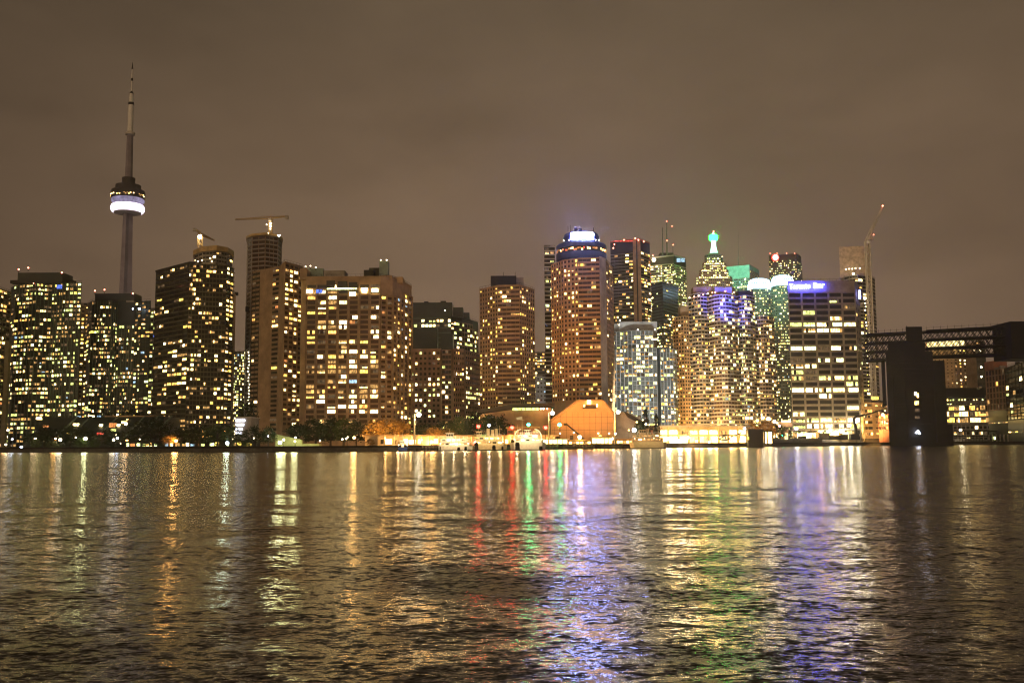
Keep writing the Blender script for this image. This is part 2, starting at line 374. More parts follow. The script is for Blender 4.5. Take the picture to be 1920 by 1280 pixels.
# ---- the needle tower
YC = 1400
def cz(py): return Z(py, 240, YC)
cxb = P(234, 560, YC).x; 
r = thing('observation_tower', 'very tall concrete needle tower with a white lit ring under its pod', 'tower', (P(236, 560, YC).x, YC, GZ))
TX = P(239, 400, YC).x
def star(R, k=3, notch=.55, rot=.4):
    q = []
    for i in range(k):
        a = rot+2*math.pi*i/k
        for da, rr in ((-.32, 1), (.32, 1), (math.pi/k, notch)): q.append((TX+R*rr*math.cos(a+da), YC+R*rr*math.sin(a+da)))
    return q
b = MB(); zs = [(GZ, 19), (cz(760), 14.5), (cz(640), 11.5), (cz(550), 10.2), (cz(470), 8.6), (cz(396), 7.6)]
for (za, ra), (zb, rb) in zip(zs, zs[1:]): b.prism(star(ra), za, zb, 'concrete_tower', top=star(rb))
b.build('shaft', r)
b = MB()
b.lathe(TX, YC, [(18.5, cz(398.5)), (21.2, cz(398)), (22.9, cz(394.5)), (23.2, cz(390)), (22.3, cz(386)), (20.5, cz(384))], 'ring_white', 48)
b.build('lit_ring', r, smooth=False); MB().lathe(TX, YC, [(7.5, cz(401)), (14, cz(401.5)), (18.6, cz(400)), (19, cz(398.2))], 'concrete_grey', 48).build('underside', r)
MB().lathe(TX, YC, [(19.6, cz(385)), (19.8, cz(381)), (22.3, cz(379)), (22.7, cz(376)), (21.8, cz(373.5)), (20, cz(373))], 'ring_lilac', 48).build('upper_ring', r)
MB().lathe(TX, YC, [(20, cz(374)), (22.8, cz(371)), (23.4, cz(362)), (22.5, cz(358)), (17.4, cz(357)), (17.4, cz(348)), (9, cz(347)), (9, cz(334)), (6, cz(333))], 'wall_dark', 48).build('pod', r)
rng = random.Random(9)
for i in range(34):
    a = -math.pi*(i+.5)/34; on = rng.random() < .6
    rr = 23.3; o = MB(); cxx, cyy = TX+rr*math.cos(a), YC+rr*math.sin(a); t = Vector((-math.sin(a), math.cos(a)))
    zc = cz(367.5 if i % 2 else 369.5); 
    o.obox((cxx, cyy), t, (math.cos(a), math.sin(a)), -.75, .75, -.2, .3, zc-.7, zc+.7, rng.choice(['w_warm', 'w_white', 'w_dim']) if on else 'dark_glass')
    o.build('window', r)
MB().lathe(TX, YC, [(5.6, cz(336)), (5.2, cz(300)), (4.6, cz(254))], 'concrete_tower', 8).build('upper_shaft', r)
MB().lathe(TX, YC, [(4.6, cz(254)), (6.9, cz(253)), (6.9, cz(249.5)), (4.2, cz(247))], 'concrete_pale', 24).build('sky_pod', r)
b = MB(); k = 12
seg = [(3.9, 247, 3.7, 197, 'paint_white'), (4.3, 197, 4.0, 192.5, 'steel_dark'), (2.9, 192.5, 2.7, 176, 'paint_white'), (3.1, 176, 1.2, 171.5, 'steel_dark'), (1.15, 171.5, 1.0, 152, 'paint_white'), (1.6, 152, 1.5, 147, 'steel_dark'), (.95, 147, .85, 130, 'paint_white'), (1.4, 130, .9, 126, 'steel_dark'), (.7, 126, .3, 117.5, 'steel_dark')]
for ra, pa, rb, pb, m in seg: b.tube((TX, YC, cz(pa)), (TX, YC, cz(pb)), ra, rb, m, 12)
b.build('antenna', r)

# ---- dark condo with balconies
r, z1, pts, back = tower('condo_tower', 'broad dark apartment tower with a flat black left side and balcony rows on the right', [(287, 672), (350, 640), (420, 648), (434, 660)], 494,
  [S(7, 3.05, .84, .6, .26, 'gold', 2, (.3, .2, 'frame_olive'), (.25, .2, 'wall_black'), run=.6, lo=9), S(11, 3.05, .8, .62, .40, 'gold', 2, (.55, 1.0, 'frame_olive'), (.3, .4, 'frame_olive'), lo=2, run=.4),
   S(2, 3.05, .7, .55, .62, 'gold', 1, (.4, .9, 'frame_olive'), lo=8)], 'wall_dark', 22, seed=21)
MB().obox(pts[0], (pts[1]-pts[0]).normalized(), Vector(((pts[1]-pts[0]).normalized().y, -(pts[1]-pts[0]).normalized().x)), -.2, (pts[1]-pts[0]).length+.2, -4, .5, z1, z1+1.2, 'wall_dark').build('parapet', r)
finish(r)
r, z1, *_ = tower('apartment_slab', 'thin tan slab showing behind the right edge of the broad dark apartment tower', [(428, 740), (439, 740)], 551, [S(1, 3, .25, .4, .1, 'gold')], 'concrete_tan', 20, seed=2); finish(r)
r, z1, pts, back = tower('unfinished_tower', 'round fronted tower under construction with a floodlit crane, behind the broad dark tower', [(359, 800), (374, 786), (400, 782), (420, 790), (431, 805)], 470,
  [S(2, 3.2, .8, .6, .0), S(4, 3.2, .8, .55, .12, 'gold', 1, (.3, .2, 'frame_olive'), voff=0), S(4, 3.2, .8, .55, .12, 'gold', 1, (.3, .2, 'frame_olive')), S(2, 3.2, .8, .6, .05, 'gold')], 'concrete_grey', 30, seed=22, cap=60)
c = sum(pts+back, Vector((0, 0)))/len(pts+back)
MB().prism([tuple(c+(p-c)*1.08) for p in pts+back], z1, z1+4, 'steel_yellow').build('top_slab', r)
for px, py in ((366, 488), (371, 490), (379, 488), (394, 484), (397, 490), (403, 489)): beacon(r, px, py, 783, .55, 'w_white', name='work_light')
finish(r)
def crane(name, label, px, base_py, head_py, Y, tip, back_end, lamps=(), mast_w=1.6, mat='steel_yellow', cat='crane', kt=1.0):
    p0 = P(px, base_py, Y); zt = Z(head_py, px, Y)
    r = thing(name, label, cat, tuple(p0))
    b = MB(); h = mast_w/2; zb = p0.z
    for sx in (-h, h):
        for sy in (-h, h): b.tube((p0.x+sx, Y+sy, zb), (p0.x+sx, Y+sy, zt), .16*kt, .16*kt, mat, 4)
    n = max(2, int((zt-zb)/(mast_w*1.3)))
    for i in range(n):
        za, zc = zb+(zt-zb)*i/n, zb+(zt-zb)*(i+1)/n; s = 1 if i % 2 else -1
        for sy in (-h, h): b.tube((p0.x-h*s, Y+sy, za), (p0.x+h*s, Y+sy, zc), .1*kt, .1*kt, mat, 4)
        for sx in (-h, h): b.tube((p0.x+sx, Y-h*s, za), (p0.x+sx, Y+h*s, zc), .1, .1, mat, 4)
    b.build('mast', r)
    T = P(tip[0], tip[1], Y+(tip[2] if len(tip) > 2 else 0)); B_ = P(back_end[0], back_end[1], Y); H = Vector((p0.x, Y, zt))
    def lattice(A, Bp, w, nm):
        b = MB(); d = (Bp-A); L = d.length; d.normalize(); up = Vector((0, 0, 1)); sd = d.cross(up).normalized(); up = sd.cross(d)
        a1, a2, a3 = A+sd*w/2, A-sd*w/2, A+up*w
        e1, e2, e3 = Bp+sd*w/3, Bp-sd*w/3, Bp+up*w*.4
        for s, e in ((a1, e1), (a2, e2), (a3, e3)): b.tube(s, e, .2*kt, .14*kt, mat, 4)
        n = max(3, int(L/(w*1.4)))
        for i in range(n):
            f0, f1, fm = i/n, (i+1)/n, (i+.5)/n
            for s, e in ((a1, e1), (a2, e2)):
                q0, q1 = s.lerp(e, f0), s.lerp(e, f1); m_ = a3.lerp(e3, fm)
                b.tube(q0, m_, .08, .08, mat, 4); b.tube(m_, q1, .08, .08, mat, 4)
            b.tube(a1.lerp(e1, f0), a2.lerp(e2, f0), .08, .08, mat, 4)
        return b.build(nm, r)
    lattice(H, T, 1.5, 'jib'); cj = lattice(H, B_, 1.3, 'counter_jib')
    MB().box(B_.x-1.2, B_.x+1.2, Y-1, Y+1, B_.z-2.2, B_.z+.6, 'concrete_grey').build('counterweight', r)
    MB().box(H.x-1.3, H.x+1.0, Y-2.4, Y-.8, H.z-2.4, H.z-.2, 'paint_white').build('cab', r)
    apex = H+Vector((0, 0, 3.2)); b = MB()
    b.tube(H, apex, .3, .15, mat); b.tube(apex, H.lerp(T, .6), .06, .06, mat, 4); b.tube(apex, B_, .06, .06, mat, 4); b.build('tie_bar', r)
    for (lx, ly, rr, m) in lamps: beacon(r, lx, ly, Y-2.5, rr, m, name='work_light')
    return r
crane('tower_crane', 'floodlit tower crane with its jib dipping right on top of the round fronted tower', 375, 463, 440, 800, (402, 451, 30), (365, 429), [(375, 444, 1.5, 'l_mast')], 3.0, kt=1.8)
crane('tower_crane', 'tower crane with a long level jib on the bare concrete tower', 507, 440, 410, 750, (441, 412), (538, 406), [(507, 419, .8, 'l_white'), (507, 424, .7, 'l_white'), (507, 429, .5, 'l_small'), (500, 421, .35, 'l_white')], 2.2, kt=1.5)

r, z1, *_ = tower('glass_tower', 'small distant blue green glass tower seen in the gap left of the big slab blocks', [(430, 1150), (448, 1140), (463, 1150)], 658,
  [S(5, 3, .85, .65, .5, 'cool', 1, (.3, .2, 'frame_blue')), S(5, 3, .85, .65, .4, 'cool', 1, (.3, .2, 'frame_blue'))], 'glass_blue', 22, seed=31, cap=80); finish(r)
# ---- bare concrete tower
r, z1, pts, back = tower('unfinished_tower', 'bare concrete tower under construction with open floors, rising behind the slab blocks', [(464, 750), (473, 742), (497, 738), (520, 745), (527, 758)], 441,
  [S(1, 3.3, .9, .7, 0, sub=1, band=(.5, .7, 'frame_pale'), pier=(.4, .5, 'frame_pale'), dark='dark_glass_brown'), S(2, 3.3, .9, .7, 0, band=(.5, .7, 'frame_pale'), pier=(.4, .4, 'concrete_brown'), dark='dark_glass_brown'),
   S(3, 3.3, .9, .7, 0, band=(.5, .7, 'frame_pale'), pier=(.4, .4, 'concrete_brown'), dark='dark_glass_brown'), S(1, 3.3, .9, .7, 0, band=(.5, .7, 'frame_pale'), pier=(.4, .5, 'frame_pale'), dark='dark_glass_brown')], 'concrete_brown', 22, seed=23, cap=60, row=480)
c = sum(pts+back, Vector((0, 0)))/len(pts+back)
MB().prism([tuple(c+(p-c)*1.1) for p in pts+back], z1, z1+1.8, 'steel_yellow').build('top_formwork', r)
for px, py in ((499, 438), (503, 437), (521, 441), (525, 441), (523, 443)): beacon(r, px, py, 738, .4, 'l_small', name='work_light')
b = MB(); rng = random.Random(3)   # the hoist up the left side
xa, xb = X(462, 735, 600), X(469, 735, 600)
for i in range(60):
    za = GZ+i*2.6
    b.tube((xa, 735, za), (xb, 735, za+2.6), .12, .12, 'frame_pale', 4); b.tube((xa, 735, za), (xb, 735, za), .12, .12, 'frame_pale', 4)
for x_ in (xa, xb): b.tube((x_, 735, GZ), (x_, 735, GZ+156), .2, .2, 'frame_pale', 4)
b.build('hoist_mast', r)
for py in range(660, 780, 6): beacon(r, 465+rng.random()*3, py, 733, .35, 'l_small', name='hoist_light')
pbox(r, 'hoist_car', 460, 466, 574, 584, 733.5, 2, 'steel_dark')
finish(r)

# ---- the two big slab blocks
cb = 'concrete_brown'
r, z1, pts, back = tower('apartment_block', 'dark sided apartment block with a broad blank concrete pier, left of the big slab', [(470, 640), (484, 634), (507, 626), (521, 620), (530, 604), (564, 622)], 504,
  [S(2, 2.95, .86, .6, .08, 'home', 1, (.35, .3, cb), (.3, .3, 'wall_dark'), dark='dark_glass'), None, S(1, 2.95, .8, .62, .42, 'home', 2, (.35, .3, cb), lo=6), None,
   S(4, 2.95, .78, .6, .42, 'home', 1, (.4, .5, cb), (.45, .6, cb), lo=12, dark='dark_glass_brown', rowp=0)], cb, 16, seed=41, parapet=(.8, cb))
finish(r)
ps = (.55, 1.1, 'frame_brown'); bs = (.36, 1.0, 'frame_brown')
r, z1, pts, back = tower('apartment_block', 'huge brown apartment slab with balcony grid and roof boxes, widest building of all', [(562, 606), (572, 600), (712, 600), (735, 606), (756, 622), (771, 640)], 521,
  [None, [S(7, 2.95, .72, .78, .60, 'home', 3, bs, ps, lo=13, hi=10.5, dark='dark_glass_brown', partial=.22, run=.2), S(7, 3.1, .82, .7, .5, 'home', 1, None, ps, lo=91.5, hi=3.4, dark='dark_glass'), S(7, 3.6, .82, .62, .12, 'home', 1, None, ps, lo=2, hi=91, dark='dark_glass')],
   S(2, 2.95, .72, .62, .46, 'home', 1, bs, ps, lo=13, hi=10.5, dark='dark_glass_brown'), S(3, 2.95, .72, .62, .42, 'home', 1, bs, ps, lo=13, hi=10, dark='dark_glass_brown'), S(2, 2.95, .74, .6, .42, 'home', 1, bs, ps, lo=13, hi=6, dark='dark_glass_brown')], cb, 18, seed=44, parapet=(1.2, cb), cap=100)
pbox(r, 'roof_room', 562, 575, 503, 524, 600.5, 12, cb)
pbox(r, 'roof_room', 574, 606, 503, 518, 612, 9, 'panel_green'); pbox(r, 'roof_room', 607, 646, 507, 519, 610, 12, 'concrete_grey')
pbox(r, 'roof_room', 682, 700, 506, 519, 606, 10, 'wall_dark'); pbox(r, 'roof_room', 692, 712, 502, 518, 612, 8, 'wall_dark'); pbox(r, 'lift_tower', 711, 727, 489, 521, 607, 8, 'panel_green')
pbox(r, 'roof_room', 713, 735, 516, 523, 604, 14, cb); pbox(r, 'roof_room', 735, 755, 519, 530, 612, 12, cb)
for px, py in ((714, 489), (725, 489), (573, 501), (582, 500), (592, 503)): beacon(r, px, py-1.5, 606, .35, 'l_small', py+4)
b = pbox(r, 'restaurant_window', 612, 628, 526, 543, 598.6, .5, 'dark_glass'); b = pbox(r, 'restaurant_window', 633, 651, 527, 543, 598.6, .5, 'dark_glass'); pbox(r, 'restaurant_window', 654, 670, 529, 543, 598.6, .5, 'dark_glass')
pbox(r, 'light_strip', 613, 669, 539.5, 542.5, 598.2, .5, 'w_greenwhite')
for px, py, m in ((580, 546, 'w_white'), (599, 546, 'w_blue'), (683, 543, 'w_white'), (703, 544, 'w_white'), (661, 551, 'w_white')): pbox(r, 'top_window', px-6, px+6, py-3.5, py+3.5, 598.4, .5, m)
finish(r)

# ---- black glass office with masonry wings
bm = (.7, .35, 'masonry_pink'); pm = (.9, .35, 'masonry_pink')
r, z1, pts, back = tower('office_tower', 'black glass office block with two bright upper floors, right of the big slab', [(768, 812), (846, 812), (866, 826), (886, 842), (897, 856)], 592,
  [S(11, 3.9, .8, .62, .0, 'office', 1, (.4, .25, 'frame_green'), hi=2, prow=lambda f, p: .85 if .915 < f < .96 else (.35 if f > .96 else .16)), S(4, 3.9, .85, .6, .2, 'office', 1, (.4, .25, 'frame_green'), prow=lambda f, p: .9 if .915 < f < .96 else (.5 if f > .78 else .2)),
   S(4, 3.9, .8, .6, .3, 'office', 1, bm, (.3, .3, 'masonry_pink'), hi=4), S(3, 3.9, .7, .6, .45, 'office', 1, bm, (.4, .3, 'masonry_pink'), hi=8)], 'glass_green', 26, seed=51)
pbox(r, 'upper_storeys', 772, 848, 567, 594, 816, 20, 'glass_green'); pbox(r, 'upper_storeys', 846, 868, 576, 594, 828, 18, 'glass_green'); pbox(r, 'upper_storeys', 868, 880, 586, 596, 838, 16, 'glass_green')
pbox(r, 'roof_room', 795, 803, 565, 568, 822, 6, 'wall_black'); pbox(r, 'roof_room', 826, 836, 564, 568, 822, 6, 'wall_black'); beacon(r, 834, 582, 810, .5, 'l_small')
finish(r)
r, z1, *_ = tower('office_building', 'pinkish masonry office with square windows, below the black glass office', [(768, 756), (826, 756), (829, 764), (846, 764), (850, 754), (870, 760), (873, 770), (900, 800)], 655,
  [S(7, 3.9, .5, .56, .24, 'office', 1, bm, pm, hi=1.5, rowp=.12), None, S(3, 3.9, .9, .7, .26, 'cool', 1, (.3, .2, 'glass_green')), None, S(5, 3.9, .5, .58, .14, 'gold', 1, bm, (.6, .35, 'masonry_pink'), hi=1.5, rowp=.08), None,
   S(7, 3.9, .5, .58, .22, 'office', 1, bm, (.5, .35, 'masonry_pink'), rowp=.16)], 'masonry_pink', 22, seed=52, row=760)
pbox(r, 'dark_notch', 826, 849, 625, 660, 766, 14, 'glass_green'); pbox(r, 'dark_notch', 772, 820, 615, 656, 762, 10, 'glass_green')
finish(r)

# ---- brown tower left of the hotel
r, z1, pts, back = tower('residential_tower', 'plain brown tower with yellow windows and dark roof box, left of the blue signed hotel', [(900, 664), (934, 648), (975, 646), (1003, 668)], 536,
  [S(7, 2.9, .5, .6, .19, 'yellow', 1, (.45, .25, 'concrete_brown'), (.5, .2, 'concrete_brown'), dark='dark_glass_brown', lo=3), S(5, 2.9, .95, .5, .22, 'yellow', 2, (1.3, .9, 'concrete_brown'), partial=.5, dark='dark_glass_brown', lo=3),
   S(7, 2.9, .42, .6, .26, 'yellow', 1, (.5, .25, 'concrete_tan'), (.5, .25, 'concrete_tan'), dark='dark_glass_brown', lo=3)], 'concrete_brown', 22, seed=61, parapet=(.6, 'concrete_brown'))
pbox(r, 'penthouse', 920, 968, 517, 538, 655, 12, 'wall_black'); pbox(r, 'penthouse', 966, 982, 520, 542, 658, 12, 'concrete_grey')
for px in (944, 966): MB().tube(P(px, 517, 658), P(px, 510, 658), .15, .1, 'steel_dark').build('mast', r)
finish(r)
r, z1, *_ = tower('office_building', 'small dark office with one lit floor in the gap left of the hotel', [(1003, 1150), (1040, 1150)], 661, [S(8, 3.6, .8, .6, .25, 'gold', 1, (.5, .2, 'frame_pale'), prow=lambda f, p: .95 if f > .86 and f < .93 else .25)], 'wall_dark', 22, seed=62, cap=80); finish(r)
r, z1, *_ = tower('office_building', 'pale low office with small windows in the gap left of the hotel', [(1000, 1000), (1036, 1000)], 706, [S(6, 4.2, .5, .45, .3, 'cool', 1, lo=16)], 'frame_blue', 22, seed=63, cap=60); finish(r)

# ---- hotel with the blue sign
r, z1, pts, back = tower('balcony_tower', 'narrow dark tower with stacked balconies just behind the left edge of the hotel', [(1022, 690), (1042, 690)], 463,
  [S(2, 2.9, .7, .6, .3, 'cool', 1, (.6, 1.2, 'concrete_pale'))], 'wall_dark', 18, seed=64, row=640, cap=80); finish(r)
hb = (.95, .8, 'brown_stucco')
r, z1, pts, back = tower('hotel_tower', 'tall brown hotel tower with a round blue crown and a glowing sign', [(1035, 622), (1058, 606), (1086, 600), (1127, 598), (1136, 606), (1151, 632)], 484,
  [S(5, 2.85, .42, .6, .30, 'yellow', 1, (.5, .3, 'brown_stucco'), (.7, .3, 'brown_stucco'), dark='dark_glass_brown', lo=26), S(4, 2.85, .5, .6, .32, 'yellow', 1, (.5, .3, 'brown_stucco'), (.7, .3, 'brown_stucco'), dark='dark_glass_brown', lo=26),
   S(5, 2.85, .97, .5, .33, 'yellow', 2, hb, partial=.55, dark='dark_glass_brown', lo=26), None, S(6, 2.85, .45, .6, .22, 'yellow', 1, (.5, .3, 'concrete_tan'), (.6, .3, 'concrete_tan'), dark='dark_glass_brown', lo=26)], 'brown_stucco', 20, seed=65, row=640)
MB().prism([tuple(pts[3]+Vector((-.2, -1.6))), tuple(pts[4]+Vector((.6, -1.2))), tuple(pts[4]+Vector((.2, 1))), tuple(pts[3]+Vector((-.4, 1)))], GZ+20, z1+.6, 'concrete_pale').build('corner_pier', r)
hc = P(1090, 470, 618); hx, hy = hc.x, 618
def hz(py): return Z(py, 1090, 605)
MB().lathe(hx, hy, [(15.6, hz(484)), (15.9, hz(476)), (15.9, hz(470.5))], 'crown_blue', 48).build('lower_drum', r)
MB().lathe(hx, hy, [(15.4, hz(471)), (15.4, hz(461))], 'dark_glass', 48).build('restaurant_glass', r)
MB().lathe(hx, hy, [(15.9, hz(461.5)), (15.9, hz(455)), (15.0, hz(452)), (10.9, hz(451))], 'crown_blue', 48).build('upper_drum', r)
rng = random.Random(8)
for i in range(40):
    a = -math.pi*(i+.5)/40; 
    if rng.random() < .16: continue
    t = Vector((-math.sin(a), math.cos(a))); zc = hz(464.5+rng.random()*4)
    MB().obox((hx+15.4*math.cos(a), hy+15.4*math.sin(a)), t, (math.cos(a), math.sin(a)), -.5, .5, -.1, .15, zc-.55, zc+.55, rng.choice(['w_orange', 'w_orange', 'w_red', 'w_warm'])).build('window', r)
MB().lathe(hx, hy, [(11.2, hz(452)), (11.4, hz(438)), (10.6, hz(432)), (9, hz(431.5))], 'crown_blue', 48).build('top_drum', r)
s0, s1 = P(1070, 440, 605).x, P(1111, 440, 605).x
# the sign follows the drum
b = MB(); n = 14
for i in range(n):
    a = -math.pi/2+(i+.0)/n*1.26-.63; a2 = a+1.26/n
    q = [(hx+11.9*math.cos(t), hy+11.9*math.sin(t)) for t in (a, a2)]+[(hx+11.35*math.cos(t), hy+11.35*math.sin(t)) for t in (a2, a)]
    b.prism(q, hz(447), hz(434.5), 'sign_blue_white')
b.build('sign', r)
for px, py in ((1065, 424), (1070, 422)): MB().tube(P(px, 434, 612), P(px, py, 612), .18, .1, 'steel_dark').build('mast', r)
for px, py in ((1080, 427), (1088, 428)): pbox(r, 'roof_unit', px-3, px+3, py, 433, 612, 3, 'crown_blue')
MB().tube(P(1113, 434, 612), P(1113, 427, 612), .25, .2, 'steel_dark').build('mast', r)
for px, py in ((1057, 451), (1123, 450), (1067, 450), (1117, 450)): beacon(r, px, py, 601, .32, 'l_small')
# podium: a brown pyramid of sloping walls
rp = thing('hotel_podium', 'brown concrete podium with sloping sides at the foot of the hotel tower', 'building', (X(1090, 560, 800), 575, GZ))
def pp(px, py, Y): return P(px, py, Y)
b = MB(); zb = GZ
A = [pp(1033, 822, 545), pp(1150, 822, 545), pp(1150, 776, 545), pp(1130, 752, 545), pp(1084, 752, 545), pp(1033, 790, 545)]
front = [(p.x, 545, p.z) for p in A]; rear = [(p.x*1.08, 600, p.z) for p in A]
front[0] = (front[0][0], 545, GZ); front[1] = (front[1][0], 545, GZ); rear[0] = (rear[0][0], 600, GZ); rear[1] = (rear[1][0], 600, GZ)
b.mesh(front+rear, [(0, 1, 2, 3, 4, 5), (0, 5, 11, 6), (5, 4, 10, 11), (4, 3, 9, 10), (3, 2, 8, 9), (2, 1, 7, 8)], 'brown_stucco'); b.build('wall', rp)
b = MB()  # rim along the sloping edge
for i, j in ((5, 4), (4, 3), (3, 2)):
    b.tube(Vector(front[i])+Vector((0, -.3, .3)), Vector(front[j])+Vector((0, -.3, .3)), .75, .75, 'brown_stucco', 4)
b.build('rim', rp)
def slope_block(nm, pts_, ya, yb, mat):
    f = [P(px, py, ya) for px, py in pts_]; f = [(p.x, ya, max(GZ, p.z)) for p in f]; g = [(p[0]*(yb/ya)*.995, yb, p[2]) for p in f]; n = len(f)
    b = MB(); b.mesh(f+g, [tuple(range(n))]+[(i, i+n, (i+1) % n+n, (i+1) % n)[::1] for i in range(n)]+[tuple(range(n, 2*n))[::-1]], mat); return b.build(nm, rp)
slope_block('side_wing', [(884, 836), (1033, 836), (1033, 764), (986, 764), (903, 776), (892, 800)], 556, 590, 'concrete_brown')
slope_block('side_wing', [(1150, 836), (1212, 836), (1200, 783), (1174, 772), (1150, 772)], 556, 590, 'concrete_grey')
slope_block('terrace_roof', [(894, 774), (1040, 762), (1040, 755), (960, 757), (900, 768)], 560, 598, 'wall_dark')
pbox(rp, 'glazed_strip', 961, 1010, 764, 769, 554.5, .6, 'w_green'); 
for px in (973, 985, 997): pbox(rp, 'mullion', px-.4, px+.4, 763, 770, 554, .3, 'steel_dark')
slope_block('stair_roof', [(1170, 770), (1206, 790), (1206, 796), (1178, 782)], 553, 556, 'wall_dark')
pbox(rp, 'window_bay', 1093, 1118, 759, 767, 543.8, 1, 'dark_glass_brown'); pbox(rp, 'lit_window', 1101, 1108, 750, 757, 543.4, 1, 'w_white')
pbox(rp, 'lit_window', 1094, 1097, 758, 763, 543.4, .6, 'w_warm'); pbox(rp, 'lit_window', 1118, 1121, 757, 763, 543.4, .6, 'w_warm'); pbox(rp, 'balcony', 1091, 1122, 766, 768, 542, 3, 'brown_stucco')
b = MB()
for px in range(1040, 1150, 11): b.box(P(px, 800, 544.9).x-.06, P(px, 800, 544.9).x+.06, 544.88, 545.02, GZ, Z(800 if px < 1050 else 772, px, 544.9), 'wall_dark')
for py in (782, 794, 806): b.box(P(1044 if py < 790 else 1034, py, 544.9).x, P(1150, py, 544.9).x, 544.87, 545.02, Z(py, 1090, 544.9), Z(py, 1090, 544.9)+.12, 'wall_dark')
b.build('panel_joint', rp)
for px in (1046, 1072, 1126, 1140): pbox(rp, 'door', px-3, px+3, 816, 826, 544.7, .5, 'dark_glass_brown' if px != 1126 else 'w_warm')
for px, py in ((1050, 812), (1076, 811), (1122, 812), (1142, 812)): beacon(rp, px, py, 543.5, .35, 'l_small', name='wall_lamp')
pbox(rp, 'vent', 1058, 1064, 793, 797, 543.5, 1.6, 'wall_dark')
b = MB(); b.tube(P(1064, 796, 543.8), P(1094, 822, 543.8), .35, .35, 'wall_dark', 4); b.build('stair_rail', rp)
for px in (1014, 1019, 1026): beacon(rp, px, 766, 552, .5, 'l_small_red' if px == 1026 else 'l_small', name='lamp')
finish(r)

# ---- black tower with red lights
wb = (.4, .35, 'frame_pale')
r, z1, pts, back = tower('condo_tower', 'black tower with white floor lines, red roof edge lights and a pale pier', [(1146, 1010), (1188, 1000), (1203, 1000), (1220, 1018)], 451,
  [S(6, 3.3, .86, .6, .30, 'home', 2, wb, (.3, .2, 'wall_dark'), hi=13), None, S(3, 3.3, .9, .64, .66, 'home', 2, (.5, .6, 'frame_pale'), hi=11, run=.3)], 'wall_black', 24, seed=71, row=560, parapet=(1.5, 'paint_red'))
u = (pts[2]-pts[1]).normalized()
MB().obox(pts[1], u, (u.y, -u.x), .2, 3.2, -.1, 2.0, GZ, z1+2, 'concrete_tan').build('pier', r); MB().obox(pts[1], u, (u.y, -u.x), 4.7, 7.7, -.1, 2.0, GZ, z1+2, 'concrete_tan').build('pier', r)
for px, py in ((1152, 458), (1170, 450), (1191, 447), (1207, 453), (1150, 465), (1197, 450)): beacon(r, px, py, 996, .7, 'l_small_red')
pbox(r, 'red_light_strip', 1150, 1186, 451, 453, 997, .6, 'w_red')
for i in range(9): beacon(r, 1218+i*.35, 478+i*7, 1000, .55, 'w_red', name='red_light')
finish(r)
# ---- blue grey condo with white frame
fb = (.34, .5, 'frame_blue'); fp = (.42, .6, 'frame_blue')
r, z1, pts, back = tower('condo_block', 'blue grey apartment block gridded with pale frames, right of the hotel', [(1149, 742), (1186, 730), (1232, 730), (1238, 734), (1262, 738), (1270, 752)], 652,
  [S(5, 3, .84, .68, .56, 'cool', 2, fb, fp, dark='pane_blue'), S(6, 3, .84, .68, .60, 'cool', 2, fb, fp, dark='pane_blue'), None, S(4, 3, .84, .68, .60, 'cool', 2, fb, fp, dark='pane_blue'), S(2, 3, .7, .6, .3, 'cool', 1, (.5, 1.1, 'frame_blue'), dark='pane_blue')], 'glass_blue', 22, seed=72)
r2, z2, *_ = tower('', '', [(1150, 744), (1186, 734), (1226, 734), (1232, 744)], 620, [S(5, 3, .84, .66, .56, 'cool', 2, fb, fp, dark='pane_blue'), S(5, 3, .84, .66, .56, 'cool', 2, fb, fp, dark='pane_blue'), None], 'glass_blue', 16, seed=73, base=z1, root=r, part='upper_storeys')
pbox(r, 'plant_room', 1161, 1232, 603, 622, 744, 10, 'frame_blue'); pbox(r, 'plant_room', 1152, 1164, 607, 622, 748, 8, 'frame_blue')
for px, py in ((1161, 609), (1196, 618), (1228, 618)): beacon(r, px, py, 732, .45, 'l_small')
pbox(r, 'light_strip', 1222, 1233, 634.5, 637, 728, .5, 'w_white')
finish(r)
# ---- white banded tower with two masts
r, z1, pts, back = tower('office_tower', 'pale banded skyscraper with two tall roof masts', [(1220, 1560), (1264, 1540), (1287, 1570)], 480,
  [S(16, 3.9, .85, .45, .5, 'office', 1, (1.4, .5, 'concrete_pale'), hi=12, rowp=.3), S(9, 3.9, .85, .4, .35, 'office', 1, (1.3, .5, 'concrete_pale'), (.6, .4, 'concrete_pale'), hi=14, rowp=.2)], 'wall_dark', 36, seed=81, row=520, parapet=(2, 'concrete_pale'))
pbox(r, 'roof_room', 1238, 1262, 474, 482, 1560, 20, 'wall_dark')
for px, py, w in ((1242.5, 427, 1.1), (1250.5, 415, 1.1), (1262, 459, .6)): MB().tube(P(px, 479, 1560), P(px-.4, py, 1560), w*1.2, w*.7, 'steel_grey', 8).build('antenna_mast', r)
for px, py in ((1250, 415), (1250.5, 451), (1262, 459), (1260, 424), (1224, 479)): 
    beacon(r, px, py, 1553, .9, 'l_small_red')
p = P(1226, 487, 1545); MB().ball((p.x, p.y, p.z), 3.0, 'l_white', 12, 8).build('round_sign', r)
p = P(1274, 487, 1540)
pbox(r, 'lit_sign', 1269, 1284, 484, 491, 1536, 1.5, 'w_cool')
finish(r)
r, z1, *_ = tower('office_tower', 'dark green glass office with yellow light rows, before the pale banded skyscraper', [(1222, 1220), (1243, 1200), (1272, 1240)], 528,
  [S(7, 3.8, .85, .5, .10, 'office', 1, (.5, .2, 'frame_green'), prow=lambda f, p: .06 if f > .72 else .45), S(9, 3.8, .85, .5, .5, 'gold', 1, (.5, .2, 'frame_green'), prow=lambda f, p: .02 if f > .8 else .62)], 'glass_green', 26, seed=82, row=560); finish(r)
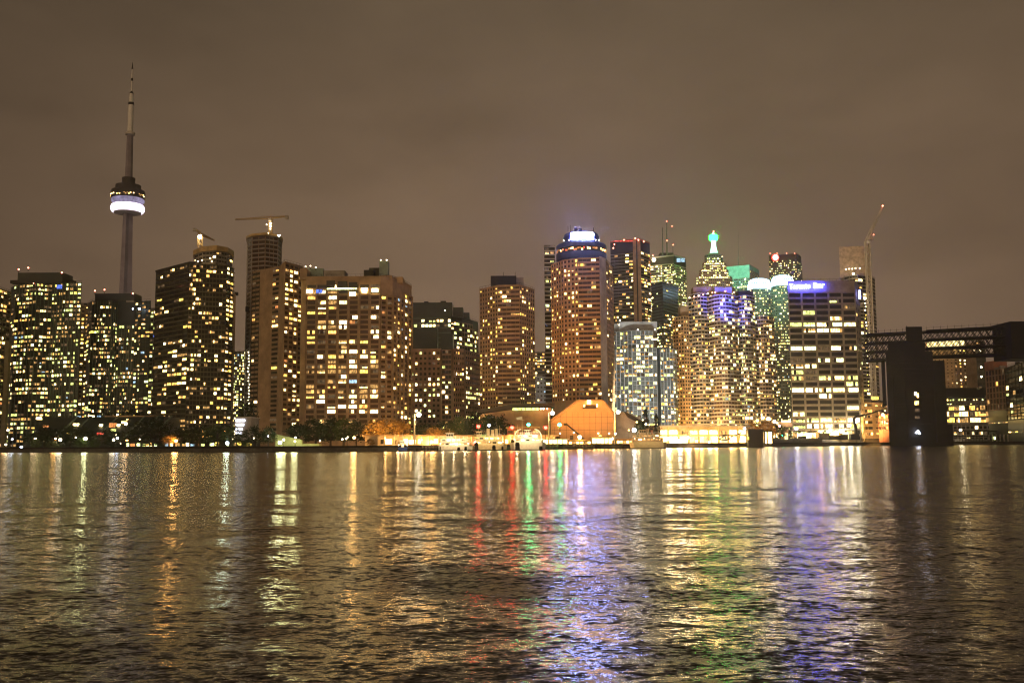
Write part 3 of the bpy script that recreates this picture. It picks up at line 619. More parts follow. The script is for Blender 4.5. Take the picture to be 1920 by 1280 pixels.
# ---- stepped tower with the lit spire
YS = 1420
r, z1, *_ = tower('skyscraper', 'stepped skyscraper crowned by a glowing green white spire', [(1300, YS+18), (1312, YS), (1364, YS), (1378, YS+18)], 536,
  [S(4, 3.9, .7, .5, .3, 'office', 1, (1, .3, 'masonry_pink'), (.8, .3, 'masonry_pink')), S(14, 3.9, .7, .5, .34, 'office', 1, (1, .3, 'masonry_pink'), (.8, .3, 'masonry_pink'), rowp=.1), S(4, 3.9, .7, .5, .3, 'office', 1, (1, .3, 'masonry_pink'), (.8, .3, 'masonry_pink'))], 'masonry_pink', 40, seed=83, row=560)
def tier(pa, pb, top, zz, seed, Y, mt='masonry_pink', p=.5, dp=30):
    _, z, *_ = tower('', '', [(pa, Y+8), (pa+4, Y), (pb-4, Y), (pb, Y+8)], top, [S(2, 3.9, .7, .5, p, 'office', 1, (1, .3, mt)), S(max(5, int((pb-pa)/4)), 3.9, .7, .5, p, 'office', 1, (1, .3, mt), (.6, .3, mt), rowp=.3), S(2, 3.9, .7, .5, p, 'office', 1, (1, .3, mt))], mt, dp, base=zz, root=r, seed=seed, row=(top+4), part='upper_tier'); return z
z1 = tier(1306, 1373, 518, z1, 84, YS+3); z1 = tier(1311, 1366, 505, z1, 85, YS+6, p=.55); z1 = tier(1316, 1362, 492, z1, 86, YS+9, p=.6); z1 = tier(1321, 1355, 477, z1, 87, YS+12, 'panel_green', .12, 22)
sp = P(1338, 460, YS+22); sx, sy = sp.x, YS+22
def sz(py): return Z(py, 1338, YS+22)
MB().lathe(sx, sy, [(6.3, sz(478)), (5.0, sz(470)), (3.6, sz(462)), (3.2, sz(453)), (4.2, sz(451)), (5.6, sz(449)), (5.6, sz(441.5)), (3.0, sz(440)), (.9, sz(436))], 'spire_green', 16).build('lit_spire', r)
MB().lathe(sx, sy, [(4.0, sz(451.5)), (6.2, sz(449.5)), (6.4, sz(442)), (4, sz(440))], 'spire_lamp', 16).build('lantern', r)
MB().lathe(sx, sy, [(8, sz(479)), (8.6, sz(477)), (7, sz(475.5))], 'panel_green', 16).build('spire_base', r); beacon(r, 1338, 434, YS+20, 1.1, 'l_small_red')
MB().tube((sx, sy, sz(436)), (sx, sy, sz(434.5)), .3, .3, 'steel_dark').build('mast', r)
finish(r)
r, z1, pts, back = tower('office_tower', 'square green lit tower with a glowing teal top, right of the spire', [(1362, 1530), (1406, 1510), (1424, 1560)], 496,
  [S(13, 3.9, .72, .62, .3, 'cool', 1, (1.2, .4, 'panel_green'), (.9, .4, 'panel_green'), hi=20, rowp=.2), S(6, 3.9, .5, .5, .15, 'gold', 1, (1, .3, 'brick_red'), (.9, .3, 'brick_red'), hi=8)], 'panel_teal', 34, seed=88, row=530)
MB().tube(P(1385, 497, 1530), P(1384, 436, 1530), .7, .25, 'steel_grey').build('antenna_mast', r); finish(r)
r, z1, pts, back = tower('office_tower', 'dark tower with a glowing red disc at its top left corner', [(1442, 1640), (1494, 1620), (1503, 1650)], 475,
  [S(15, 3.9, .45, .45, .3, 'office', 1, None, (1.0, .8, 'wall_dark'), hi=9, prow=lambda f, p: .55 if f > .82 else .25), S(4, 3.9, .5, .45, .3, 'office', 1, None, (1, .8, 'wall_dark'), hi=12)], 'wall_dark', 36, seed=89, row=500)
p = P(1453.5, 483, 1620); q = MB()
q.lathe(0, 0, [(6.0, 0), (6.0, 1.2)], 'disc_red', 24); v = [(p.x+a, p.y-c_, p.z+b_) for a, b_, c_ in q.v]; q.v = v; q.build('sign_ring', r)
q = MB(); q.lathe(0, 0, [(4.4, 1.3), (4.4, 2.0)], 'disc_pink', 24); q.v = [(p.x+a, p.y-c_, p.z+b_) for a, b_, c_ in q.v]; q.build('sign_disc', r)
for px in (1444, 1457, 1475, 1490): beacon(r, px, 475, 1615, .7, 'l_small_red')
finish(r)
# ---- twin towers with glowing crowns
for k, (pa, pb, top, Y, lab) in enumerate(((1404, 1449, 541, 1330, 'left of the twin towers with glowing white domed crowns, the lower one'), (1448, 1492, 535, 1290, 'right of the twin towers with glowing white domed crowns, the nearer and taller one'))):
    r, z1, pts, back = tower('skyscraper', lab, [(pa, Y+14), (pa+10, Y), (pb-10, Y), (pb, Y+14)], top,
      [S(3, 3.9, .6, .5, .34, 'cool', 1, (1.2, .3, 'panel_green'), (.8, .3, 'panel_green')), S(9, 3.9, .66, .5, .32, 'cool', 1, (1.2, .3, 'panel_green'), (.8, .3, 'panel_green'), rowp=.14), S(3, 3.9, .6, .5, .36, 'cool', 1, (1.2, .3, 'panel_green'), (.8, .3, 'panel_green'))], 'panel_green', 26, seed=91+k, row=600)
    c = sum(pts+back, Vector((0, 0)))/len(pts+back); W = (pts[-1]-pts[0]).length/2
    zc = z1; hh = 1/ppm(Y)
    def oct_(s): return [(c.x+(q.x-c.x)*s, c.y+(q.y-c.y)*s) for q in pts+back]
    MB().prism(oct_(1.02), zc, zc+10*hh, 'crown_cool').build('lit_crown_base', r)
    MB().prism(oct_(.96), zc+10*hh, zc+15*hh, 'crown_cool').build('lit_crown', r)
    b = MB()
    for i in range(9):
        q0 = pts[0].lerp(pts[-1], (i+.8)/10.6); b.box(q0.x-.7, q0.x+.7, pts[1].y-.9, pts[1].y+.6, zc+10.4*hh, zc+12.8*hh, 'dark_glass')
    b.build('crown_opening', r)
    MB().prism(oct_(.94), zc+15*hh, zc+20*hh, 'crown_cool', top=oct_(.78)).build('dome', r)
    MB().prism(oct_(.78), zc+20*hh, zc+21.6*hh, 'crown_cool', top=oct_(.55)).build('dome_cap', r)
    finish(r)
# ---- the cluster of waterfront condos
yb = (.42, .9, 'concrete_pale')
r, z1, *_ = tower('condo_tower', 'tan apartment tower glowing orange at its base, left end of the waterfront cluster', [(1264, 806), (1284, 796), (1302, 800)], 592,
  [S(4, 3, .7, .6, .34, 'gold', 2, (.5, .5, 'concrete_tan'), (.5, .4, 'concrete_tan')), S(4, 3, .7, .6, .34, 'gold', 2, (.5, .5, 'concrete_tan'), (.5, .4, 'concrete_tan'))], 'concrete_tan', 20, seed=101)
pbox(r, 'upper_storeys', 1276, 1302, 573, 593, 806, 12, 'concrete_tan'); finish(r)
def curve(pa, pb, Y, sag, n):
    return [(pa+(pb-pa)*i/n, Y+sag*(abs(2*i/n-1)**2)) for i in range(n+1)]
r, z1, pts, back = tower('condo_tower', 'round cornered tower with stacked curved balconies and a row of roof lamps', curve(1294, 1340, 786, 14, 4), 549,
  [S(2, 3, .82, .62, .46, 'gold', 2, yb) for _ in range(4)], 'concrete_grey', 22, seed=102)
for i in range(6): beacon(r, 1293+i*8.5, 558-i*1.9, 778, .55, 'l_small_red' if i % 2 else 'l_small')
pbox(r, 'plant_room', 1300, 1336, 538, 550, 792, 10, 'concrete_brown'); finish(r)
r, z1, pts, back = tower('condo_tower', 'tower with a deep blue lit top and curved balconies, tallest of the waterfront cluster', curve(1332, 1386, 772, 14, 5), 552,
  [S(2, 3, .82, .62, .44, 'cool', 2, yb, dark='dark_glass_brown') for _ in range(5)], 'concrete_grey', 22, seed=103)
pbox(r, 'plant_room', 1340, 1372, 538, 553, 780, 12, 'concrete_grey')
for px, py in ((1341, 548), (1360, 546), (1376, 548)): beacon(r, px, py, 770, .6, 'l_small_red')
finish(r)
r, z1, pts, back = tower('condo_tower', 'grey apartment tower with curved balconies, right of the blue topped one', curve(1380, 1419, 790, 12, 4), 553,
  [S(2, 3, .82, .68, .56, 'cool', 2, yb) for _ in range(4)], 'concrete_grey', 22, seed=104)
pbox(r, 'plant_room', 1384, 1412, 545, 555, 796, 10, 'wall_dark'); finish(r)
r, z1, pts, back = tower('condo_tower', 'brown topped round tower, right end of the waterfront cluster', curve(1414, 1455, 800, 12, 4), 592,
  [S(2, 3, .82, .66, .54, 'gold', 2, yb) for _ in range(4)], 'concrete_brown', 22, seed=105); finish(r)

# ---- office with the blue lettering
r, z1, pts, back = tower('office_building', 'broad brown office block with blue white lettering along its roof edge', [(1482, 690), (1609, 690), (1618, 712)], 526,
  [S(5, 4.2, .86, .74, .26, 'office', 5, (1.1, .5, 'office_brown'), (1.3, .6, 'office_brown'), hi=8, lo=1, partial=.22, prow=lambda f, p: {1: .5, 5: 1, 6: .6, 9: 1, 14: .8, 16: 1, 21: 1, 22: .9, 23: .9}.get(round((1-f)*25)-1, .22)), S(3, 4.2, .3, .5, .1, 'office', 1, None, None, hi=9)], 'office_brown', 26, seed=111, row=690, cap=100)
def text3d(s, a, b_, Y, h, mat, name, parent, slope=0):
    cu = bpy.data.curves.new(name, 'FONT'); cu.body = s; cu.size = 1; cu.extrude = .15; cu.offset = .02
    o = bpy.data.objects.new('tmp', cu); C.objects.link(o); bpy.context.view_layer.update()
    me = bpy.data.meshes.new_from_object(o); bpy.data.objects.remove(o)
    xs = [v.co.x for v in me.vertices]; ys = [v.co.y for v in me.vertices]; w = max(xs)-min(xs); hh = max(ys)-min(ys)
    A, B = P(a[0], a[1], Y), P(b_[0], b_[1], Y); L = B.x-A.x; o0 = ORG[parent.name]
    for v in me.vertices:
        fx = (v.co.x-min(xs))/w
        v.co = Vector((A.x+L*fx-o0.x, Y-v.co.z-o0.y, A.z+(B.z-A.z)*fx+(v.co.y-min(ys))/hh*h-o0.z))
    me.materials.clear(); me.materials.append(MATS[mat])
    ob = bpy.data.objects.new(name, me); C.objects.link(ob); ob.parent = parent; return ob
text3d('Toronto', (1480, 542.5), (1519.5, 540.5), 688.2, 3.9, 'sign_letters', 'sign_lettering', r)
text3d('Star', (1525.5, 540.3), (1546, 539.2), 688.2, 3.9, 'sign_letters', 'sign_lettering', r)
pbox(r, 'side_sign', 1610.5, 1614, 544, 560, 695, 1.0, 'sign_blue')
for px in (1498, 1539, 1556): MB().tube(P(px, 527, 700), P(px, 521, 700), .12, .1, 'steel_dark').build('mast', r)
finish(r)
# ---- tower under construction on the right
r, z1, pts, back = tower('unfinished_tower', 'tall tower under construction with pale netting round its top, right of the lettered office', [(1590, 880), (1600, 872), (1616, 868), (1640, 876), (1648, 890)], 515,
  [S(1, 3.1, .8, .6, .2, 'cool', 1, (.5, 1.2, 'concrete_pale')), S(3, 3.1, .8, .6, .12, 'cool', 1, (.5, 1.3, 'concrete_pale')), S(3, 3.1, .9, .7, .10, 'gold', 1, (.4, .9, 'concrete_grey')), S(1, 3.1, .9, .6, .05, 'gold', 1)], 'concrete_grey', 24, seed=121, row=700, part='wall')
r2 = tower('', '', [(1574, 884), (1628, 880), (1634, 892)], 461, [None, None], 'netting', 22, base=z1, root=r, row=490, part='netting', seed=1)
rng = random.Random(77)
for py in range(560, 800, 7):
    for q in (0, 1):
        if rng.random() < .85: beacon(r, 1621+ (py-560)*.035+q*5+rng.random()*2, py+rng.random()*3, 862, .55, rng.choice(['l_small', 'w_white', 'w_yellow']), name='work_light')
for px, py in ((1586, 505), (1592, 504), (1598, 504), (1604, 503), (1612, 503)): beacon(r, px, py, 876, .5, 'l_small', name='work_light')
beacon(r, 1600, 513, 864, 1.0, 'l_white', name='work_light')
finish(r)
crane('luffing_crane', 'slender pale tower crane with a steep raised jib, right of the netted tower', 1641, 800, 452, 850, (1655, 389), (1634, 446), [(1655, 386, .7, 'l_small_red'), (1638, 440, .5, 'l_small_red')], 3.4, 'concrete_pale', kt=3.6)
# ---- bright low buildings behind the right bank
r, z1, *_ = tower('office_building', 'bright lit low building between the lettered office and the dark grain tower', [(1608, 726), (1636, 726), (1652, 730), (1664, 740)], 754,
  [S(3, 4.2, .85, .55, .9, 'gold', 2, (1, .5, 'concrete_tan')), S(1, 4, .3, .3, .2), S(2, 4.2, .85, .55, .8, 'gold', 2)], 'concrete_tan', 24, seed=131, row=780)
pbox(r, 'lit_sign', 1635, 1647, 743, 749, 724, 1, 'w_yellow'); finish(r)
r, z1, *_ = tower('curved_building', 'low orange lit curved facade just left of the dark grain tower', [(1648, 700), (1680, 690)], 776,
  [S(7, 3.4, .7, .6, .85, 'gold', 1, (.5, .4, 'brick_red'), (.4, .4, 'brick_red'), lo=8)], 'brick_red', 16, seed=132, row=800); finish(r)
r, z1, *_ = tower('apartment_block', 'tan apartment tower with dotted lit windows, seen under the conveyor bridge', [(1700, 900), (1790, 884), (1815, 896), (1833, 900)], 640,
  [S(12, 3.0, .34, .45, .22, 'gold', 1, None, None, dark='dark_glass_brown'), S(3, 3.0, .34, .45, .62, 'home', 1), None], 'concrete_tan', 22, seed=133, row=720)
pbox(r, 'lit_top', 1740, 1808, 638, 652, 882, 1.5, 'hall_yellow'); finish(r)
r, z1, *_ = tower('dark_tower', 'narrow dark tower with two white lamps, behind the conveyor bridge', [(1832, 870), (1850, 870)], 640, [S(2, 3.2, .7, .5, .1, 'cool')], 'wall_dark', 16, seed=134, row=700)
for px, py in ((1838, 657), (1840, 688), (1840, 706), (1826, 657)): beacon(r, px, py, 866, .8 if px > 1830 else .4, 'l_white', name='floodlight')
finish(r)
r, z1, *_ = tower('glass_building', 'long low building with two bright yellow glass floors behind the right bank', [(1770, 760), (1858, 752)], 742,
  [[S(9, 5.2, .97, .72, 1.0, 'gold', 3, (.7, .6, 'concrete_grey'), partial=.06, lo=14, hi=7), S(11, 5, .7, .6, .6, 'cool', 2, (.6, .5, 'wall_dark'), (.5, .5, 'concrete_grey'), hi=22, lo=0), S(16, 4, .5, .4, .55, 'office', 1, lo=26.5, hi=1.5)]], 'concrete_grey', 24, seed=135, row=780)
pbox(r, 'roof_slab', 1768, 1846, 727, 745, 748, 30, 'wall_black'); finish(r)
lt = (.7, .7, 'masonry_pink')
r, z1, pts, back = tower('warehouse_building', 'office with a heavy pinkish lattice facade at the right edge of the picture', [(1852, 742), (1888, 712), (1935, 640)], 690,
  [[S(6, 4.2, .84, .8, .06, 'gold', 1, lt, lt, lo=23, dark='dark_glass_brown'), S(8, 4.2, .8, .7, .85, 'gold', 2, (.5, .5, 'concrete_grey'), lo=14, hi=39), S(5, 5, .7, .5, .3, 'cool', 1, None, (.8, .8, 'concrete_grey'), hi=47)],
   [S(7, 4.2, .84, .8, .10, 'cool', 1, (.5, .4, 'wall_dark'), (.4, .4, 'wall_dark'), lo=15), S(7, 4.6, .8, .6, .45, 'gold', 1, lo=6, hi=45)]], 'glass_green', 26, seed=136, row=760)
pbox(r, 'roof_room', 1863, 1888, 676, 692, 722, 14, 'brick_red')
finish(r)

# ---- conveyor galleries on the pier
YG = 640
SD = 'steel_dark'
r = thing('grain_tower', 'huge black grain elevator tower carrying the conveyor bridges', 'industrial tower', (X(1715, YG, 800), YG+14, GZ))
def gx(px, row=740): return P(px, row, YG).x
def gz(py, px=1715): return Z(py, px, YG)
def GQ(a, b_, y0, y1):
    A, B_ = gx(a), gx(b_); k = (YG+y1)/(YG+y0); return [(A, YG+y0), (B_, YG+y0), (B_*k*.99, YG+y1), (A*k*1.003, YG+y1)]
MB().prism(GQ(1664, 1774, 0, 34), gz(836), gz(676), SD).build('wall', r)
MB().prism(GQ(1657, 1663.9, 2, 30), gz(760), gz(676), SD).build('side_bay', r)
MB().prism(GQ(1666, 1755, 2, 31), gz(676), gz(658), SD).build('upper_wall', r); MB().prism(GQ(1672, 1743, 3, 29), gz(658), gz(641), SD).build('upper_wall', r)
MB().prism(GQ(1705, 1736, 1, 24), gz(641), gz(612), SD).build('head_house', r)
MB().prism(GQ(1776.1, 1786, 2, 30), gz(836), gz(795), SD).build('annex', r)
MB().tube((gx(1713), YG+6, gz(613)), (gx(1713), YG+6, gz(608.5)), .3, .2, SD).build('vent', r)
rng = random.Random(6); b = MB()
for i in range(60):
    px = 1668+rng.random()*70; py = 680+rng.random()*140; w = 3+rng.random()*9; x = gx(px)
    b.box(x, x+w, YG-.12, YG+.02, gz(py), gz(py)+.35, 'wall_dark' if rng.random() < .3 else 'wall_black')
b.build('cladding_seam', r)
b = MB(); xl = gx(1698)
for s_ in (0, .7): b.tube((xl+s_, YG-.35, GZ), (xl+s_, YG-.35, gz(646)), .06, .06, 'steel_dark', 4)
for i in range(90): b.tube((xl, YG-.35, GZ+i*.75), (xl+.7, YG-.35, GZ+i*.75), .05, .05, 'steel_dark', 4)
b.build('ladder', r)
b = MB(); b.tube((gx(1752), YG-.5, GZ), (gx(1752), YG-.5, gz(680)), .32, .32, 'steel_dark', 8); b.tube((gx(1676), YG-.5, GZ+8), (gx(1676), YG-.5, gz(700)), .25, .25, 'steel_dark', 8); b.build('downpipe', r)
for px, py, w, h, m in ((1717, 738, 4, 6, 'l_small'), (1719, 755, 7, 7, 'w_warm'), (1720, 769, 8, 6, 'w_faint'), (1720, 782, 8, 4, 'w_faint'), (1721, 741, 3, 8, 'w_warm')): pbox(r, 'lit_window', px-w/2, px+w/2, py-h/2, py+h/2, YG-.4, .4, m)
for px, py, s in ((1721, 809, .9), (1724, 812, .6), (1718, 811, .5)): beacon(r, px, py, YG-2, s, 'l_cool', name='floodlight')
def gallery(name, label, pl, pr, tl, tr, bl, br, YL, YR, nb):
    r = thing(name, label, 'conveyor bridge', tuple(P((pl+pr)/2, (bl+br)/2, (YL+YR)/2)))
    lev = 4; W = 7
    for side in (0, 1):
        b = MB()
        def pt(f, k):
            Y = YL+(YR-YL)*f; px = pl+(pr-pl)*f; a = tl+(tr-tl)*f; c_ = bl+(br-bl)*f
            p = P(px, a+(c_-a)*k/(lev-1), Y); return Vector((p.x, p.y+side*W, p.z))
        for k in range(lev):
            for i in range(nb): b.tube(pt(i/nb, k), pt((i+1)/nb, k), 1.05 if k in (0, 3) else .85, 1.05 if k in (0, 3) else .85, SD, 4)
        for k in range(lev-1):
            for i in range(nb):
                b.tube(pt(i/nb, k), pt((i+1)/nb, k+1), .28, .28, SD, 4); b.tube(pt(i/nb, k+1), pt((i+1)/nb, k), .28, .28, SD, 4)
        b.build('side_truss', r)
    b = MB()
    for k in range(lev):
        for i in range(nb+1):
            f = i/nb; Y = YL+(YR-YL)*f; a = tl+(tr-tl)*f; c_ = bl+(br-bl)*f; p = P(pl+(pr-pl)*f, a+(c_-a)*k/(lev-1), Y)
            b.tube(p, p+Vector((0, W, 0)), .4, .4, SD, 4)
    b.build('cross_beam', r)
    b = MB()
    for i in range(nb+1):
        f = i/nb; Y = YL+(YR-YL)*f; p = P(pl+(pr-pl)*f, tl+(tr-tl)*f, Y); b.tube(p, p+Vector((0, 0, 3.2)), .12, .12, SD, 4)
        if i < nb: 
            p2 = P(pl+(pr-pl)*(i+1)/nb, tl+(tr-tl)*(i+1)/nb, YL+(YR-YL)*(i+1)/nb); b.tube(p+Vector((0, 0, 2.4)), p2+Vector((0, 0, 2.4)), .06, .06, SD, 4)
    b.build('railing', r); return r
gallery('conveyor_bridge', 'short dark lattice conveyor bridge jutting out left of the grain tower', 1625, 1704, 628, 624, 676, 672, 662, 650, 7)
gallery('conveyor_bridge', 'long dark lattice conveyor bridge between the grain tower and the right edge', 1737, 1897, 621, 613, 669, 664, 650, 622, 12)
r = thing('transfer_house', 'black box house at the right end of the long conveyor bridge', 'industrial tower', (X(1925, 616, 630), 630, GZ))
xa, xb = P(1896, 630, 616).x, P(1975, 630, 616).x
MB().box(xa, xb, 616, 640, Z(672, 1915, 616), Z(604, 1915, 616), SD).build('wall', r)
MB().box(P(1955, 630, 616).x, xb-1, 618, 638, GZ, Z(672, 1915, 616)-.01, SD).build('tower_leg', r)
b = MB(); b.box(xa-.4, xb+.4, 615.6, 640.4, Z(604, 1915, 616), Z(602.5, 1915, 616), 'wall_black'); b.build('roof', r)
# ================================================================== ground and quay
shore = [(-900, 520), (-300, 505), (0, 500), (150, 478), (300, 452), (480, 425), (620, 408), (760, 418), (880, 444), (1000, 470), (1120, 503), (1260, 538), (1400, 580), (1500, 640), (1600, 695), (1760, 722), (1900, 735), (2300, 745), (3000, 760)]
def shore_y(px):
    for (a, ya), (b_, yb_) in zip(shore, shore[1:]):
        if a <= px <= b_: return ya+(yb_-ya)*(px-a)/(b_-a)
    return 500
front = [(X(px, Y, 840), Y) for px, Y in shore]
q = MB().prism([(-3000, 520)]+front+[(3000, 760), (3000, 2900), (-3000, 2900)], -2, GZ, 'quay', topmat='ground').build('quay'); q['kind'] = 'structure'
b = MB()   # dark coping along the water
for (xa, ya), (xb, yb_) in zip(front, front[1:]):
    d = Vector((xb-xa, yb_-ya)); L = d.length; d /= L; n = Vector((d.y, -d.x)); b.obox((xa, ya), d, n, 0, L, -1.2, .25, GZ-.5, GZ+.25, 'wall_black')
o = b.build('kerb'); o['kind'] = 'structure'
# lawn in front of the slabs
lw = MB().poly([(X(480, 440), 440, GZ+.02), (X(700, 430), 430, GZ+.02), (X(700, 500), 500, GZ+.02), (X(480, 520), 520, GZ+.02)], 'grass').build('lawn'); lw['kind'] = 'structure'
# the dark bank on the right: a long uneven mound of rubble
import numpy as np
rng = random.Random(21); b = MB(); NX, NY = 220, 9; vs = []
for i in range(NX+1):
    px = 1418+(2100-1418)*i/NX; Yb = shore_y(px)+4
    for j in range(NY+1):
        f = j/NY; Y = Yb+f*30; x = X(px, Y, 830)
        h = math.sin(math.pi*min(1, f*1.15))**.6*(3.0+1.0*mn.noise(Vector((x*.06, Y*.05, 3)))+.5*mn.noise(Vector((x*.4, Y*.4, 1))))
        if px > 1780: h *= max(.5, 1-(px-1780)/260)
        vs.append((x, Y, GZ-.3+max(0, h)*min(1, (px-1416)/12)+(rng.random()*.25 if 0 < j < NY else 0)))
b.mesh(vs, [(i*(NY+1)+j, (i+1)*(NY+1)+j, (i+1)*(NY+1)+j+1, i*(NY+1)+j+1) for i in range(NX) for j in range(NY)], 'embankment')
o = b.build('embankment'); o['kind'] = 'structure'

# ================================================================== trees
def tree_meshes(seed, kind, mat, W=9.0, H=9.0):
    rng = random.Random(seed); b = MB()
    clumps = []
    for i in range(46):
        t = rng.random()*2*math.pi; zz = rng.random()
        if kind == 'pine': rr = (1-zz)*.95+.05; R = rr*math.sqrt(rng.random()*.8+.2); c = (R*math.cos(t)*W*.42, R*math.sin(t)*W*.42, H*.2+zz*H*.8); s = .7+1.3*(1-zz)
        else:
            prof = math.sin(math.pi*(.16+.80*zz))**.7; R = prof*math.sqrt(rng.random()*.75+.25); c = (R*math.cos(t)*W*.43, R*math.sin(t)*W*.43, H*.26+zz*H*.68); s = .9+rng.random()*1.1
        clumps.append((c, s))
    for c, s in clumps:
        for k in range(26):
            d = Vector((rng.gauss(0, 1), rng.gauss(0, 1), rng.gauss(0, .75))); d = d.normalized()*s*(rng.random()**.4)*1.05
            p = Vector(c)+d; a = rng.random()*6.28; tl = rng.uniform(-.9, .9); z = .17+rng.random()*.24
            u = Vector((math.cos(a), math.sin(a), rng.uniform(-.4, .4)))*z; w = Vector((-math.sin(a)*tl, math.cos(a)*tl, 1-abs(tl)*.5))*z*.8
            b.poly([p-u, p-w*.8, p+u, p+w], mat)
    cr = bpy.data.meshes.new('crown'); cr.from_pydata(b.v, [], b.f); cr.materials.append(MATS[mat]); cr.update()
    t = MB(); top = H*(.75 if kind == 'pine' else .5)
    t.tube((0, 0, 0), (0, 0, H*.26), .32, .24, 'bark', 7); t.tube((0, 0, H*.26), (.2, .1, top), .24, .08, 'bark', 6)
    for k in range(6):
        a = k*1.05+rng.random(); r_ = W*(.26 if kind != 'pine' else .12); t.tube((0, 0, H*(.22+.03*k)), (r_*math.cos(a), r_*math.sin(a), H*(.5+.05*k)), .13, .04, 'bark', 5)
    tr = bpy.data.meshes.new('trunk'); tr.from_pydata(t.v, [], t.f); tr.materials.append(MATS['bark']); tr.update()
    return cr, tr
TV = {}
for k, m in (('dark', 'leaf_dark'), ('green', 'leaf_green'), ('autumn', 'leaf_lamplit'), ('pine', 'leaf_pine')):
    TV[k] = [tree_meshes(100*len(TV)+s, 'pine' if k == 'pine' else 'round', m) for s in range(3)]
trn = random.Random(5)
def tree(px, top, wpx, Y, k, label, base=None):
    cr, tr = TV[k][trn.randrange(3)]
    z0 = GZ; H = Z(top, px, Y)-z0; W = wpx/ppm(Y); x = X(px, Y, 825)
    r = thing('pine_tree' if k == 'pine' else 'tree', label, 'tree', (x, Y, z0), 'trees along the waterfront')
    r.rotation_euler = (0, 0, trn.random()*6.28)
    for me in (cr, tr):
        o = bpy.data.objects.new(me.name.split('.')[0], me); C.objects.link(o); o.parent = r; o.scale = (W/7.6, W/7.6, H/9.0)
    return r
T_ = [
 (84, 800, 44, 530, 'dark', 'dark tree just left of the first slanting rib'),
 (132, 798, 46, 532, 'green', 'dim green tree hiding the left slanting ribs'),
 (158, 803, 40, 524, 'dark', 'dark tree above the bright green shrub'),
 (104, 806, 42, 520, 'dark', 'low dark tree behind the second lit shrub from the left edge'),
 (60, 812, 34, 515, 'dark', 'small dark tree left of the sloping glass bays'),
 (208, 806, 46, 512, 'dark', 'dark tree in front of the right end of the sloping glass bays'),
 (236, 768, 50, 600, 'dark', 'dark round tree at the foot of the blue green glass tower'),
 (190, 770, 52, 602, 'dark', 'dark spreading tree on the terrace left of the blue green glass tower foot'),
 (268, 770, 44, 604, 'dark', 'dark tree touching the left side of the broad dark tower'),
 (262, 792, 56, 492, 'dark', 'big dark tree left of the orange lit bush'),
 (292, 786, 60, 496, 'dark', 'black tree in front of the left foot of the broad dark tower'),
 (318, 815, 26, 462, 'autumn', 'small orange lit tree beside the bright park lamp'),
 (340, 803, 44, 480, 'dark', 'dark tree just right of the small orange lit tree'),
 (374, 797, 54, 478, 'dark', 'wide dark tree under the balcony rows of the broad dark tower'),
 (408, 796, 60, 474, 'green', 'large dim green tree left of the lit parking levels'),
 (434, 800, 38, 470, 'green', 'green tree above the blue white park lamp'),
 (462, 754, 34, 560, 'dark', 'tall dark tree between the broad dark tower and the slab blocks'),
 (474, 800, 40, 468, 'dark', 'dark tree right under the four white parking levels'),
 (503, 800, 28, 446, 'dark', 'small round dark tree at the left end of the pale lit wall'),
 (560, 792, 46, 470, 'dark', 'dark tree above the middle of the pale lit wall'),
 (592, 786, 54, 468, 'dark', 'broad dark tree right of the pale lit wall'),
 (620, 784, 52, 466, 'dark', 'dark tree under the left half of the huge slab'),
 (645, 786, 46, 464, 'green', 'dim olive tree left of the orange lit trees'),
 (668, 789, 42, 462, 'dark', 'brownish dark tree next to the star shaped park lamp'),
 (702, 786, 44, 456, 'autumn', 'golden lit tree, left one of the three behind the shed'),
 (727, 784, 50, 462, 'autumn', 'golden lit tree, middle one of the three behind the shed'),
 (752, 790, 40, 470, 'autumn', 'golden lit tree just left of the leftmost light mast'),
 (786, 798, 34, 560, 'dark', 'dark tree right of the leftmost light mast'),
 (800, 796, 40, 565, 'dark', 'dark tree behind the shed roof below the masonry office'),
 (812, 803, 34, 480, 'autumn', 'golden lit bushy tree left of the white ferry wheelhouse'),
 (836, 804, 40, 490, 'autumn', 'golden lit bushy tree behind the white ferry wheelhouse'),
 (836, 788, 44, 570, 'dark', 'tall dark tree behind the golden bushy trees'),
 (862, 782, 40, 560, 'green', 'olive tree in front of the masonry office corner'),
 (876, 786, 26, 540, 'pine', 'dark pointed conifer left of the brown tower foot'),
 (890, 776, 40, 560, 'dark', 'black tree at the left corner of the hotel podium'),
 (912, 776, 46, 545, 'dark', 'black bushy tree behind the steamer funnels'),
 (936, 782, 44, 545, 'dark', 'dark tree against the podium left of the brick kiosk'),
 (1211, 770, 26, 530, 'pine', 'pointed dark conifer behind the paddle steamer, tallest of the pair'),
 (1231, 778, 22, 532, 'pine', 'smaller dark conifer at the right of the paddle steamer'),
 (1202, 786, 20, 531, 'dark', 'small dark tree left of the conifer pair'),
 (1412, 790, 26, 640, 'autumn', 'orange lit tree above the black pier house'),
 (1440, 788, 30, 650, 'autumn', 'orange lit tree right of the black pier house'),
 (1462, 797, 26, 655, 'green', 'low green tree by the teal lamp left of the lettered office'),
]
for t in T_: tree(*t)
# bare tree in front of the bright market hall
r = thing('bare_tree', 'leafless dark tree leaning in front of the bright low hall', 'tree', (X(1352, 552, 830), 552, GZ)); b = MB()
for pts_ in ([(1388, 812), (1374, 817), (1362, 825), (1352, 824)], [(1374, 817), (1360, 815), (1350, 822)], [(1362, 825), (1358, 814)], [(1388, 812), (1396, 806)], [(1366, 822), (1376, 828)], [(1352, 824), (1345, 820)], [(1388, 812), (1385, 834)], [(1360, 815), (1348, 817)]):
    for a, c in zip(pts_, pts_[1:]): b.tube(P(a[0], a[1], 552), P(c[0], c[1], 552), .38, .26, 'bark', 5)
b.build('branch', r)
